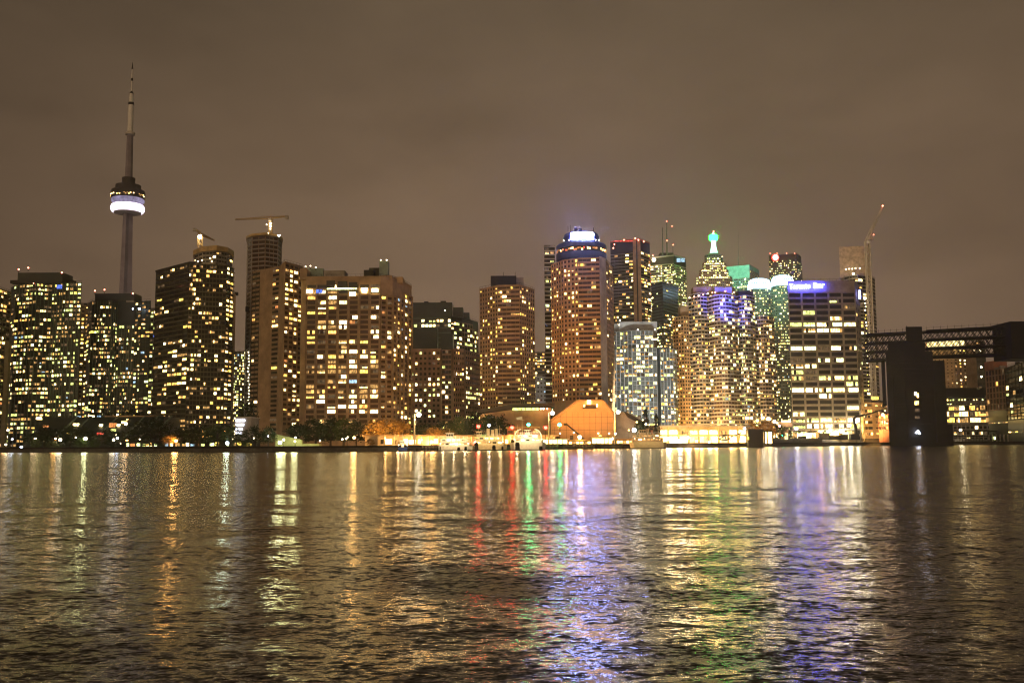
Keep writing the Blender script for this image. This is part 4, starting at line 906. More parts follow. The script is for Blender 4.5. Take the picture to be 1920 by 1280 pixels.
# shrubs on the left bank
def bush(px, top, w, Y, k, label):
    cr, tr = TV[k][trn.randrange(3)]
    x = X(px, Y, 835); r = tag(bpy.data.objects.new('shrub', cr), label, 'shrub', 'shrubs on the bank'); C.objects.link(r)
    H = Z(top, px, Y)-GZ; W = w/ppm(Y); r.location = (x, Y, GZ-H*.3); r.scale = (W/7.6, W/7.6, H/6.8)
for a in ((66, 822, 18, 503, 'green', 'green shrub lit red and white at the far left'), (98, 828, 26, 500, 'dark', 'dark shrub between the two lit shrubs on the left bank'), (152, 822, 22, 494, 'green', 'bright green lit shrub on the left bank'),
          (176, 824, 22, 490, 'green', 'yellow green lit shrub right of the bright one'), (128, 830, 28, 494, 'dark', 'low black shrub by the left water edge'), (222, 828, 30, 480, 'dark', 'dark shrub under the cluster of small lamps'),
          (286, 829, 40, 468, 'dark', 'long dark shrub below the big black trees'), (455, 828, 34, 450, 'green', 'dim green shrub below the parking levels'), (700, 822, 26, 432, 'autumn', 'orange lit shrub at the left end of the shed'), (1180, 823, 20, 520, 'dark', 'dark shrub left of the paddle steamer')): bush(*a)

# ================================================================== lamps
def park_lamp(px, py, Y, mat, label, rad=.45, name='park_lamp', cat='lamp', energy=0, group='lamps along the waterfront', col=(1, .8, .5)):
    p = P(px, py, Y); r = thing(name, label, cat, (p.x, Y, GZ), group)
    MB().tube((p.x, Y, GZ), (p.x, Y, p.z-rad*.8), .10, .07, 'steel_dark', 5).tube((p.x, Y, GZ), (p.x, Y, GZ+.4), .22, .18, 'steel_dark', 6).build('pole', r)
    MB().ball(p, rad, mat, 10, 6).build('globe', r)
    b = MB(); b.lathe(p.x, Y, [(rad*.9, p.z+rad*.75), (rad*.5, p.z+rad*1.15), (.05, p.z+rad*1.3)], 'steel_dark', 10); b.build('cap', r)
    if energy: lamp_light('POINT', (p.x, Y-1.4, p.z), energy, col, 1.3)
    return r
W_ = (1, .86, .62); SO = (1, .50, .14); CO = (.7, .8, 1)
L_ = [
 (11, 833, 505, 'l_white', 'orange white lamp at the far left water edge', .5, 900, SO), (23, 823, 506, 'l_cool', 'tall bluish lamp by the far left corner', .4, 500, CO), (40, 838, 503, 'l_cool', 'violet white lamp nearest the left water edge', .6, 500, CO),
 (15, 806, 520, 'l_white', 'lamp high on the far left beside the tan pillar', .6, 500, W_), (66, 822, 505, 'l_white', 'white lamp over the leftmost green shrub', .55, 1500, (1, .7, .4)), (104, 822, 500, 'l_sodium', 'orange lamp pair, left one, on the left bank', .5, 1500, SO),
 (113, 824, 500, 'l_white', 'white lamp right beside the orange lamp on the left bank', .75, 1500, W_), (142, 820, 500, 'l_white', 'small lamp above the left bank shrubs', .3, 0, W_), (160, 822, 496, 'l_white', 'brightest lamp of the left bank above the bright green shrub', .9, 3500, (.9, 1, .5)),
 (213, 824, 490, 'l_white', 'white lamp in the cluster left of the orange lit bush', .6, 900, W_), (220, 821, 492, 'l_cool', 'bluish lamp in the cluster left of the orange lit bush', .55, 400, CO), (226, 831, 486, 'l_small', 'low lamp of the cluster left of the orange lit bush', .4, 0, W_),
 (236, 794, 540, 'l_white', 'lamp high on the terrace below the blue green glass tower', .8, 900, (1, .75, .5)), (238, 826, 488, 'l_sodium', 'orange lamp below the terrace lamp', .6, 900, SO),
 (330, 826, 462, 'l_sodium', 'star bright orange lamp beside the small orange lit tree', .75, 5000, SO), (426, 830, 456, 'l_cool', 'blue white lamp below the green tree', .75, 2500, (.7, .9, .6)), (262, 823, 470, 'l_small', 'tiny lamp under the big black tree', .3, 0, W_),
 (476, 821, 455, 'l_small', 'tiny lamp below the parking levels', .3, 0, W_), (503, 817, 444, 'l_cool', 'small bluish lamp inside the round dark tree', .3, 0, CO), (525, 829, 438, 'l_cool', 'violet white lamp at the left foot of the pale lit wall', .8, 3600, (.95, .95, .4)),
 (532, 824, 440, 'l_white', 'white lamp against the pale lit wall', .5, 2400, (.95, .95, .4)), (554, 820, 440, 'l_white', 'upper lamp at the right part of the pale lit wall', .38, 900, (.95, .95, .5)), (553, 827, 438, 'l_white', 'lower lamp at the right part of the pale lit wall', .42, 2400, (.95, .95, .4)),
 (600, 826, 436, 'l_small', 'faint lamp right of the pale lit wall', .35, 0, W_), (642, 823, 438, 'l_small', 'left lamp of the small cluster under the huge slab', .4, 0, W_), (649, 822, 438, 'l_small', 'right lamp of the small cluster under the huge slab', .4, 0, W_), (652, 819, 439, 'l_small', 'top lamp of the small cluster under the huge slab', .3, 0, W_),
 (664, 820, 438, 'l_sodium', 'star bright lamp under the olive trees', .65, 3500, SO), (721, 820, 440, 'l_cool', 'bluish lamp on the left end of the shed roof', .7, 1200, CO), 
 (797, 828, 446, 'l_white', 'white lamp on the shed wall right of the leftmost light mast', .7, 4000, SO), (809, 828, 446, 'l_white', 'second white lamp on the shed wall right of the leftmost light mast', .7, 4000, SO), (735, 829, 440, 'l_white', 'white lamp left of the small tug', .6, 4000, SO), (742, 829, 440, 'l_white', 'white lamp above the small tug bow', .6, 4000, SO),
 (1087, 819, 494, 'l_white', 'star bright lamp in front of the podium ramp', .95, 6000, SO), (1147, 822, 505, 'l_white', 'white lamp at the foot of the rightmost light mast', .8, 6000, SO), (1154, 813, 506, 'l_white', 'cone shaped lamp glow partway up by the rightmost light mast', .45, 0, SO),
 (1189, 806, 528, 'l_cool', 'large bluish white lamp behind the paddle steamer bow', 1.1, 3000, W_), (1211, 795, 529, 'l_white', 'white cone lamp among the dark conifers', .55, 0, W_), (1194, 791, 529, 'l_sodium', 'twin armed orange lamp left of the conifers', .45, 0, SO), (1179, 806, 526, 'l_sodium', 'short orange lamp left of the large bluish lamp', .4, 0, SO),
 (1252, 822, 545, 'l_white', 'lamp at the left corner of the bright hall', .9, 6000, W_), (1274, 826, 546, 'l_white', 'brightest lamp in front of the bright hall', 1.2, 9000, W_), (1290, 820, 547, 'l_white', 'lamp over the left part of the bright hall', .8, 6000, W_), (1306, 826, 548, 'l_sodium', 'orange lamp in front of the bright hall', .8, 5000, SO),
 (1330, 828, 550, 'l_white', 'low lamp before the middle of the bright hall', .6, 2500, W_), (1396, 803, 572, 'l_cool', 'lamp left of the black pier house roof', .7, 900, W_),
 (1430, 783, 700, 'l_white', 'uppermost lamp of the bright group behind the pier house', 1.1, 4000, W_), (1441, 785, 700, 'l_white', 'middle lamp of the bright group behind the pier house', 1.3, 4000, W_), (1452, 790, 700, 'l_white', 'right lamp of the bright group behind the pier house', 1.1, 4000, W_), (1420, 788, 700, 'l_sodium', 'orange lamp of the bright group behind the pier house', 1, 3000, SO),
 (1461, 798, 680, 'l_pink', 'pinkish lamp between the pier house and the lettered office', .9, 0, SO), (1467, 815, 660, 'l_teal', 'teal lamp by the low green tree', .8, 0, SO), (1493, 803, 680, 'l_cool', 'violet lamp at the left foot of the lettered office', 1.1, 2500, W_),
 (1578, 807, 684, 'l_white', 'very bright work lamp in front of the lettered office', 1.7, 12000, W_), (1592, 797, 684, 'l_white', 'bright work lamp by the long reach digger', 1.3, 8000, W_), (1604, 791, 684, 'l_white', 'lamp at the shoulder of the digger arm', 1.1, 6000, W_), (1557, 806, 684, 'l_white', 'work lamp left of the very bright one', 1.1, 6000, W_), (1536, 808, 684, 'l_sodium', 'orange work lamp at the middle foot of the lettered office', .9, 4000, SO),
 (1655, 777, 690, 'l_white', 'lamp above the orange curved facade', .9, 1500, W_), (1801, 806, 735, 'l_white', 'lamp low in front of the yellow glass building', 1.0, 3000, W_), (1892, 800, 728, 'l_cool', 'small bluish lamp low at the right edge', .6, 0, CO), (1914, 700, 690, 'l_cool', 'bluish lamp high on the dark facade at the right edge', .6, 0, CO),
]
for px, py, Y, m, lab, rad, en, col in L_: park_lamp(px, py, Y, m, lab, rad, energy=en, col=col)
for px, py, m, lab, rad in ((991, 796, 'l_teal', 'teal star light above the white ferry', .7), (1049, 796, 'l_green', 'green star light against the brown podium', .75), (1023, 801, 'l_red', 'pink red star light left of the middle light mast', .8), (960, 801, 'l_red', 'red light over the brick kiosk', .8),
                        (897, 799, 'l_red', 'red light over the left steamer superstructure', .8), (917, 797, 'l_cool', 'bluish white light between the steamer funnels', .6), (892, 829, 'l_pink', 'low pinkish light above the first dark mooring pile', .55), (918, 822, 'l_green', 'small green light on the steamer side', .5)):
    park_lamp(px, py, 462, m, lab, rad, 'signal_light', 'signal light', group='coloured signal lights on the ferry quay')
def mast(px, top, bot, Y, label):
    p = P(px, bot, Y); zt = Z(top, px, Y); r = thing('light_mast', label, 'lamp', (p.x, Y, GZ), 'tall light masts on the ferry quay')
    MB().tube((p.x, Y, GZ), (p.x, Y, zt), .42, .28, 'paint_cream', 8).build('pole', r)
    b = MB(); b.tube((p.x, Y, zt-.1), (p.x+1.7, Y-.4, zt+.3), .15, .12, 'paint_cream', 5); b.build('arm', r)
    b = MB(); b.box(p.x+1.2, p.x+2.8, Y-.9, Y+.3, zt+.1, zt+.6, 'steel_grey'); b.build('lamp_head', r)
    b = MB(); b.ball((p.x+1.9, Y-.3, zt-.25), .95, 'l_mast', 10, 6); b.build('lamp_glass', r)
    lamp_light('SPOT', (p.x+1.9, Y+.6, zt-1.6), 9000, (1, .66, .30), .6, (p.x, Y+4, GZ), 150)
    lamp_light('POINT', (p.x+.9, Y-1.6, zt-2.6), 260, (1, .8, .5), .3)
mast(777, 776, 836, 428, 'tall bright light mast by the small tug, leftmost of the three')
mast(1029, 773, 830, 484, 'tall bright light mast left of the brown podium, middle of the three')
mast(1153, 771, 832, 512, 'tall thin light mast at the right corner of the podium, rightmost of the three')

# ================================================================== low waterfront buildings
r = thing('pavilion', 'long row of small lit shopfronts under the dark trees on the left bank', 'building', (X(360, 488, 835), 488, GZ)); rng = random.Random(12)
xa, xb = X(236, 488, 835), X(482, 488, 835)
MB().box(xa, xb, 486, 494, GZ, GZ+2.9, 'wall_dark').build('wall', r); MB().box(xa-1, xb+1, 484, 495, GZ+2.9, GZ+3.2, 'wall_black').build('roof', r)
x = xa+1
while x < xb-2:
    w = .6+rng.random()*1.5; h = .9+rng.random()*.9
    if rng.random() < .75: MB().box(x, x+w, 485.8, 486.05, GZ+.5, GZ+.5+h, rng.choice(['w_white', 'w_warm', 'w_greenwhite', 'w_green', 'w_yellow', 'w_dim', 'w_cool', 'w_orange'])).build('shop_window', r)
    x += w+.4+rng.random()*.9
r = thing('parking_building', 'small grey building with four bright white open levels between the towers', 'building', (X(450, 540, 835), 540, GZ))
MB().box(X(441, 540, 800), X(471, 540, 800), 540, 556, GZ, Z(783, 455, 540), 'concrete_grey').build('wall', r)
for py, w in ((788, 18), (796, 16), (804.5, 13), (812, 11)): pbox(r, 'lit_level', 441, 441+w, py-1.9, py+1.9, 539.4, .6, 'strip_cool')
pbox(r, 'roof_edge', 440, 472, 781, 783.4, 539, 18, 'concrete_pale')
r = thing('lit_wall', 'pale green lit wall with a sloping top under the slab blocks', 'wall', (X(550, 452, 835), 452, GZ)); b = MB()
fp_ = [P(516, 836, 452), P(568, 832, 452), P(566, 825, 452), P(556, 822, 452), P(517, 814, 452)]; fp_ = [(p.x, p.z if i > 1 else GZ) for i, p in enumerate(fp_)]
b.mesh([(a, 452, c) for a, c in fp_]+[(a, 455, c) for a, c in fp_], [(0, 1, 2, 3, 4), (9, 8, 7, 6, 5)]+[(i, i+5, (i+1) % 5+5, (i+1) % 5) for i in range(5)], 'wall_green_paint'); b.build('panel', r)
MB().box(X(568, 452, 835), X(600, 452, 835), 452, 455, GZ, GZ+1.2, 'wall_green_paint').build('low_wall', r)
r = thing('ferry_terminal', 'long low orange lit shed with a flat roof behind the ferries', 'building', (X(870, 480, 835), 480, GZ))
def yb_(px): return shore_y(px)+14
b = MB(); b2 = MB(); b3 = MB()
A = Vector((X(708, yb_(708), 830), yb_(708))); Bq = Vector((X(1040, yb_(1040), 830), yb_(1040))); u = (Bq-A).normalized(); n = Vector((u.y, -u.x)); L = (Bq-A).length
MB().obox(A, u, n, 0, L, -10, 0, GZ, GZ+4.2, 'concrete_tan').build('wall', r); MB().obox(A, u, n, -1, L+1, -11, 2.4, GZ+4.2, GZ+4.8, 'brown_stucco').build('roof', r)
rng = random.Random(31); s = 1.5
while s < L-4:
    w = 1.4+rng.random()*2.2
    if rng.random() < .72: MB().obox(A, u, n, s, s+w, -.05, .12, GZ+.9, GZ+2.5+rng.random()*.7, rng.choice(['quay_glow', 'quay_glow', 'w_white', 'w_warm', 'w_dim', 'dark_glass'])).build('window', r)
    s += w+.7+rng.random()*1.4
for i in range(22):
    MB().obox(A, u, n, L*(i+.5)/22-.15, L*(i+.5)/22+.15, 2.0, 2.3, GZ, GZ+4.2, 'paint_cream').build('post', r)
for i in range(16):
    q0 = A+u*(L*(i+.5)/16)+n*1.4; lamp_light('POINT', (q0.x, q0.y-1.4, GZ+3.3), 1000, (1, .56, .18), .5)
def kiosk(name, label, px0, px1, top, Y, mat, roofm, win, cat='building', dep=8, n=4, wt=.75, wb=.25):
    r = thing(name, label, cat, (X((px0+px1)/2, Y, 830), Y, GZ)); xa, xb = X(px0, Y, top), X(px1, Y, top); zt = Z(top, (px0+px1)/2, Y)
    MB().box(xa, xb, Y, Y+dep, GZ, zt, mat).build('wall', r); MB().box(xa-.7, xb+.7, Y-.8, Y+dep+.5, zt, zt+.5, roofm).build('roof', r)
    for i in range(n):
        a = xa+(xb-xa)*(i+.15)/n; c = xa+(xb-xa)*(i+.85)/n; MB().box(a, c, Y-.12, Y+.02, GZ+(zt-GZ)*wb, GZ+(zt-GZ)*wt, win[i % len(win)]).build('window', r)
    return r
kiosk('brick_kiosk', 'red brick tower like kiosk between the steamer and the white ferry', 951, 1010, 802, 489, 'brick_red', 'brown_stucco', ['dark_glass_brown', 'w_dim', 'dark_glass_brown'], n=5, wt=.85, wb=.7)
kiosk('ticket_booth', 'white glowing ticket booth right of the middle light mast', 1018, 1064, 824, 486, 'paint_white', 'paint_white', ['hall_white', 'hall_white', 'w_white'], n=5, wt=.95, wb=.3)
kiosk('waiting_shed', 'low yellow lit waiting shed in front of the podium', 1066, 1108, 826, 494, 'concrete_tan', 'brown_stucco', ['quay_glow', 'w_dim', 'quay_glow'], n=6)
kiosk('waiting_shed', 'taller bright yellow shed at the right foot of the podium', 1110, 1148, 819, 502, 'paint_cream', 'brown_stucco', ['hall_white', 'quay_glow'], n=5, wt=.8, wb=.2)
kiosk('waiting_shed', 'narrow lit shed behind the paddle steamer bow', 1156, 1186, 824, 514, 'concrete_tan', 'brown_stucco', ['quay_glow', 'w_warm', 'w_dim'], n=5)
r = thing('market_hall', 'long low brightly lit hall with a row of white windows right of the paddle steamer', 'building', (X(1320, 566, 830), 566, GZ))
def ym(px): return 556+(px-1236)*.12
A = Vector((X(1234, 560, 830), 560)); Bq = Vector((X(1402, 584, 830), 584)); u = (Bq-A).normalized(); n = Vector((u.y, -u.x)); L = (Bq-A).length; zt = Z(800, 1320, 570)
MB().obox(A, u, n, 0, L, -16, 0, GZ, zt, 'concrete_tan').build('wall', r); MB().obox(A, u, n, -.5, L+.5, -17, 2.0, zt, zt+.9, 'concrete_grey').build('roof', r)
for i in range(9):
    s = L*(i+.12)/9; e = L*(i+.86)/9
    MB().obox(A, u, n, s, e, -.05, .15, zt-4.2, zt-2.0, rng.choice(['hall_white', 'hall_white', 'w_pale', 'w_warm', 'w_dim'])).build('upper_window', r)
    MB().obox(A, u, n, s, e, -.05, .15, GZ+.6, zt-5.4, rng.choice(['quay_glow', 'hall_yellow', 'quay_glow', 'hall_white'])).build('arcade_opening', r)
for i in range(10): MB().obox(A, u, n, L*i/9-.25, L*i/9+.25, .02, .7, GZ, zt, 'concrete_tan').build('pillar', r)
for i in range(6):
    q0 = A+u*(L*(i+.5)/6)+n*5; lamp_light('POINT', (q0.x, q0.y, GZ+4.4), 4500, (1, .58, .16), .8)
r = kiosk('low_arcade', 'orange lit low building with bright strips between the pier house and the lettered office', 1412, 1478, 806, 690, 'masonry_pink', 'concrete_tan', ['quay_glow', 'w_white', 'w_orange', 'hall_yellow'], n=8)
pbox(r, 'light_strip', 1466, 1483, 788, 790.5, 689, 1, 'w_white'); pbox(r, 'upper_roof', 1462, 1486, 790.5, 800, 690, 8, 'concrete_tan')
r = thing('shop_row', 'bright shopfronts along the foot of the lettered office', 'building', (X(1545, 687, 830), 687, GZ)); rng = random.Random(40)
for i in range(14):
    a = X(1488+i*8.6, 686, 820); c = X(1495+i*8.6, 686, 820); MB().box(a, c, 686, 688.5, GZ+2.5, GZ+6.5+rng.random()*1.5, rng.choice(['hall_white', 'hall_yellow', 'w_white', 'w_warm', 'w_dim'])).build('shop_window', r)
MB().box(X(1486, 685, 820), X(1609, 685, 820), 685, 689, GZ+8.6, GZ+9.2, 'concrete_grey').build('canopy', r)
# black pier house
r = thing('pier_house', 'black box shaped pier house standing at the water with a lit lean-to on its right', 'building', (X(1417, 578, 835), 578, 0))
MB().box(X(1403, 576, 820), X(1431, 576, 820), 576, 588, -.5, Z(806, 1417, 576), 'wall_black').build('wall', r)
MB().box(X(1402, 576, 806), X(1432, 576, 806), 575.4, 588.6, Z(806, 1417, 576)+.01, Z(804, 1417, 576), 'wall_dark').build('roof', r)
MB().box(X(1431, 577, 820)+.01, X(1450, 577, 820), 578, 588, Z(808.5, 1440, 577), Z(806, 1440, 577), 'wall_dark').build('canopy', r)
for px in (1434, 1439, 1449): MB().box(X(px, 579, 820)-.35, X(px, 579, 820)+.35, 579, 580, GZ, Z(808.6, px, 579), 'wall_black').build('post', r)
MB().box(X(1432, 587, 820), X(1449, 587, 820), 586, 587, GZ, Z(810, 1440, 587), 'hall_white').build('lit_panel', r)
MB().box(X(1401.6, 575, 822), X(1404.6, 575, 822), 575.2, 575.9, Z(824, 1403, 575), Z(819, 1403, 575), 'w_yellow').build('lit_window', r)

# ================================================================== vessels
def rails(b, x0, x1, y, z, h=1.0, step=1.6, mat='paint_white'):
    n = max(2, int((x1-x0)/step))
    for i in range(n+1): b.tube((x0+(x1-x0)*i/n, y, z), (x0+(x1-x0)*i/n, y, z+h), .05, .05, mat, 4)
    for k in (.5, 1): b.tube((x0, y, z+h*k), (x1, y, z+h*k), .045, .045, mat, 4)
def ship(name, label, px0, px1, Y, hull_py, deck_pys, hullm, cabm, house=None, funnels=(), masts=(), inset=(.06, .06), bow='both', stripe=None, win='w_warm', glow=2500, cat='ferry', beam=8, arch=False):
    xa, xb = X(px0, Y, 838), X(px1, Y, 838); L = xb-xa; zh = Z(hull_py, (px0+px1)/2, Y); yc = Y+beam/2
    r = thing(name, label, cat, ((xa+xb)/2, yc, 0))
    def outline(z, k, e=0):
        t = .35 if bow in ('both', 'left') else .9; u = .35 if bow in ('both', 'right') else .9; q = beam/2*k
        fl = L*.10
        return [(xa+e, yc-q*t*.3), (xa+fl+e*.4, yc-q*.85), (xa+fl*2.2, yc-q), (xb-fl*2.2, yc-q), (xb-fl-e*.4, yc-q*.85), (xb-e, yc-q*u*.3), (xb-e, yc+q*u*.3), (xb-fl-e*.4, yc+q*.85), (xb-fl*2.2, yc+q), (xa+fl*2.2, yc+q), (xa+fl+e*.4, yc+q*.85), (xa+e, yc+q*t*.3)]
    MB().prism(outline(0, .86, L*.04), -.6, .35, 'hull_dark', top=outline(0, .93, L*.02)).prism(outline(0, .93, L*.02), .35, zh, hullm, top=outline(0, 1)).build('hull', r)
    if stripe: MB().obox((xa+L*.22, yc-beam/2), (1, 0), (0, -1), 0, L*.56, -.03, .06, zh*.62, zh*.8, stripe).build('stripe', r)
    z = zh; n = len(deck_pys)
    for i, py in enumerate(deck_pys):
        z2 = Z(py, (px0+px1)/2, Y); a = xa+L*inset[0]*(1+i*1.1); c = xb-L*inset[1]*(1+i*1.1)
        q = beam/2-.6-.4*i
        MB().box(a+.8, c-.8, yc-q, yc+q, z, z2-.18, cabm).build('cabin', r)
        MB().prism([(a-.6, yc-q*.6), (a+1.5, yc-q-.55), (c-1.5, yc-q-.55), (c+.6, yc-q*.6), (c+.6, yc+q*.6), (c-1.5, yc+q+.55), (a+1.5, yc+q+.55), (a-.6, yc+q*.6)], z2-.18, z2, cabm).build('deck', r)
        nw = max(3, int((c-a-2)/2.0)); 
        for k in range(nw):
            x = a+1.2+(c-a-2.4)*(k+.15)/nw; w = (c-a-2.4)/nw*.66; zm = z+(z2-z)*.38
            MB().box(x, x+w, yc-q-.06, yc-q+.05, zm, zm+(z2-z)*.36, random.Random(k*7+i+int(px0)).choice([win, win, 'dark_glass', 'w_dim', 'w_white'])).build('window', r)
        b = MB(); rails(b, a+.5, c-.5, yc-q-.5, z2, .95); b.build('railing', r)
        z = z2
    if house:
        p0, p1, top = house; a, c = X(p0, Y, top), X(p1, Y, top); zt = Z(top, p0, Y)
        MB().prism([(a, yc-1.8), (c, yc-1.8), (c, yc+1.8), (a, yc+1.8)], z, zt, cabm).build('wheelhouse', r)
        MB().box(a-.4, c+.4, yc-2.2, yc+2.2, zt, zt+.16, cabm).build('wheelhouse_roof', r)
        for k in range(3):
            x = a+(c-a)*(k+.12)/3; MB().box(x, x+(c-a)/3*.76, yc-1.87, yc-1.78, z+(zt-z)*.45, z+(zt-z)*.85, 'dark_glass').build('wheelhouse_window', r)
    for px, top, rad, m in funnels:
        x = X(px, Y, top); MB().tube((x, yc, z-.5), (x, yc, Z(top, px, Y)), rad, rad*.9, m, 12).tube((x, yc, Z(top, px, Y)-.7), (x, yc, Z(top, px, Y)+.02), rad*.98, rad*.95, 'wall_black', 12).build('funnel', r)
    for px, top, fl in masts:
        x = X(px, Y, top); zt = Z(top, px, Y); MB().tube((x, yc, z-.5), (x, yc, zt), .14, .07, 'paint_cream', 6).tube((x-1.1, yc, zt-1.6), (x+1.1, yc, zt-1.6), .05, .05, 'paint_cream', 4).build('mast', r)
        if fl: MB().mesh([(x-.1, yc-.03, zt), (x-2.6, yc-.3, zt-.5), (x-2.4, yc-.2, zt-1.6), (x-.1, yc-.03, zt-1.3), (x-.1, yc+.03, zt), (x-2.6, yc-.24, zt-.5), (x-2.4, yc-.14, zt-1.6), (x-.1, yc+.03, zt-1.3)], [(0, 3, 2, 1), (4, 5, 6, 7), (0, 1, 5, 4), (1, 2, 6, 5), (2, 3, 7, 6)], 'canvas').build('flag', r)
    if arch:
        b = MB(); z0_, z1_ = Z(deck_pys[0], px0, Y), Z(deck_pys[-1], px0, Y)+2.2; a, c = xa+L*.12, xb-L*.12
        for s0, s1, sg in ((a, a+3.2, 1), (c, c-3.2, -1)):
            prev = None
            for k in range(9):
                t = k/8*math.pi/2; p = Vector((s0+(s1-s0)*(1-math.cos(t)), yc-beam/2+.6, z0_+(z1_-z0_)*math.sin(t)))
                if prev: b.tube(prev, p, .28, .28, 'paint_white', 6)
                prev = p
        b.build('arched_frame', r)
    b = MB(); k = max(3, int(L/4))
    for i in range(k): b.ball((xa+L*(.12+.76*i/(k-1)), yc-beam/2+.1, Z(deck_pys[0], px0, Y)-.5), .16, 'l_small', 6, 4)
    b.build('deck_lamp', r)['kind'] = 'stuff'
    if glow:
        for i in range(3): lamp_light('POINT', (xa+L*(.2+.3*i), Y-3.5, Z(deck_pys[0], px0, Y)+1.5), glow*.42, (1, .70, .34), .4)  # unseen points added off the hull side to brighten it
    return r
ship('ferry', 'white passenger ferry with a raised wheelhouse, leftmost of the ferries', 818, 886, 428, 836, [829, 821.5], 'paint_white', 'paint_white', (836, 849, 812), masts=((842, 803, 0),), inset=(.03, .05), glow=2600)
ship('steamer', 'yellowish steamer with tall funnels and a crowded superstructure, between two ferries', 884, 951, 434, 834, [826, 818], 'paint_cream', 'paint_cream', (893, 902, 809), ((915, 800, .8, 'paint_cream'), (923, 802, .7, 'paint_cream'), (930, 800, .7, 'paint_cream')), ((897, 797, 0), (936, 797, 0)), glow=2000, cat='steamship')
ship('ferry', 'large white ferry with curved frames at both ends and a flag mast', 956, 1024, 446, 829, [821.5, 814], 'paint_white', 'paint_white', (984, 994, 806), ((988, 804, 1.0, 'paint_white'),), ((979, 780, 1), (970, 796, 0)), inset=(.08, .08), glow=3600, arch=True)
ship('paddle_steamer', 'tan hulled paddle steamer with stacked decks moored right of the podium', 1182, 1253, 500, 828, [820, 814], 'paint_cream', 'concrete_tan', (1200, 1212, 806), ((1216, 800, .8, 'concrete_tan'), (1224, 803, .7, 'brick_red')), ((1236, 797, 0),), inset=(.04, .08), glow=1500, cat='steamship', win='w_dim')
ship('tug_boat', 'small boat with a blue hull and a thin mast left of the leftmost light mast', 745, 766, 414, 838, [832], 'paint_blue', 'paint_white', (750, 757, 826), (), ((754, 812, 0),), inset=(.15, .3), glow=1200, cat='boat', beam=4)
# dark mooring piles and fenders
for px, top, w, lab in ((893, 829, 8, 'first wide black mooring pile left of the steamer'), (926, 834, 7, 'black mooring pile before the middle of the steamer'), (942, 836, 4, 'small black mooring pile before the steamer stern'), (970, 829, 9, 'wide black mooring pile at the bow of the large white ferry'),
                        (860, 838, 6, 'low black mooring pile before the leftmost ferry'), (873, 837, 5, 'second low black mooring pile before the leftmost ferry'), (1014, 836, 7, 'black mooring pile at the stern of the large white ferry'), (1040, 837, 6, 'mooring pile below the glowing ticket booth'), (1118, 834, 6, 'mooring pile below the taller yellow shed'),
                        (1127, 834, 5, 'mooring pile right of the one below the taller yellow shed'), (766, 838, 5, 'black mooring pile right of the small boat'), (782, 839, 6, 'black mooring pile at the foot of the leftmost light mast'), (1167, 834, 6, 'mooring pile left of the paddle steamer')):
    Y = shore_y(px)-8 if px < 1000 else shore_y(px)-6
    if 880 < px < 1020: Y = 428
    if 850 < px < 880: Y = 420
    p = P(px, top, Y); rr = w/ppm(Y)/2; r = thing('mooring_pile', lab, 'mooring post', (p.x, Y, 0), 'mooring piles along the ferry quay'); b = MB()
    for k in range(5):
        a = k*2*math.pi/5; b.tube((p.x+rr*.75*math.cos(a), Y+rr*.75*math.sin(a), -1), (p.x+rr*.5*math.cos(a), Y+rr*.5*math.sin(a), p.z), rr*.38, rr*.34, 'timber', 7)
    b.build('timber_cluster', r); MB().lathe(p.x, Y, [(rr*.92, p.z-1.3), (rr*.98, p.z-1.0), (rr*.9, p.z-.6)], 'rubber', 12).build('band', r)
# floating docks
for pa, pb, lab in ((790, 826, 'timber landing stage between the leftmost mast and the leftmost ferry'), (1006, 1046, 'low landing stage under the ticket booth'), (1058, 1112, 'timber landing stage under the low waiting shed')):
    Y = min(shore_y(pa), shore_y(pb))-6; r = thing('landing_stage', lab, 'jetty', (X((pa+pb)/2, Y, 840), Y, 0)); xa, xb = X(pa, Y, 840), X(pb, Y, 840)
    MB().box(xa, xb, Y, Y+4, .9, 1.2, 'timber').build('deck', r); b = MB()
    n = int((xb-xa)/1.3)
    for i in range(n+1): b.tube((xa+(xb-xa)*i/n, Y+.2, -.6), (xa+(xb-xa)*i/n, Y+.2, 1.9), .16, .16, 'timber', 6)
    b.build('pile_row', r); b = MB(); rails(b, xa, xb, Y+3.6, 1.2, 1.0, 1.5, 'paint_cream'); b.build('railing', r)
# long reach digger and debris on the right bank
YD = 672
r = thing('long_reach_digger', 'dark long reach digger with its arm raised over the bright work lamps', 'digger', (X(1602, YD, 830), YD, GZ+2.5)); b = MB()
def pl(pts_, r0, r1, mat='steel_dark', y=YD):
    for i, (a, c) in enumerate(zip(pts_, pts_[1:])): b.tube(P(a[0], a[1], y), P(c[0], c[1], y), r0+(r1-r0)*i/max(1, len(pts_)-1), r0+(r1-r0)*(i+1)/max(1, len(pts_)-1), mat, 5)
pl([(1607, 822), (1604, 800), (1601, 786)], 1.5, .8); b.build('boom', r); b = MB(); pl([(1601, 786), (1604, 781), (1625, 777), (1651, 769)], .8, .5); pl([(1604, 784), (1612, 779)], .3, .3); b.build('stick', r)
b = MB(); pl([(1651, 769), (1660, 774), (1664, 777)], .5, .3); b.build('bucket_arm', r)
pbox(r, 'cab', 1596, 1611, 813, 823, YD-2, 5, 'steel_dark')
r = thing('digger', 'small dark digger silhouetted before the middle of the lettered office', 'digger', (X(1545, 668, 830), 668, GZ+2.5)); b = MB()
pl([(1540, 819), (1547, 806)], .6, .3, y=668); pl([(1547, 806), (1550, 814)], .3, .3, y=668); b.build('boom', r); pbox(r, 'cab', 1540, 1556, 812, 822, 667, 4, 'embankment'); pbox(r, 'track', 1538, 1560, 819, 824, 666, 5, 'rubber')
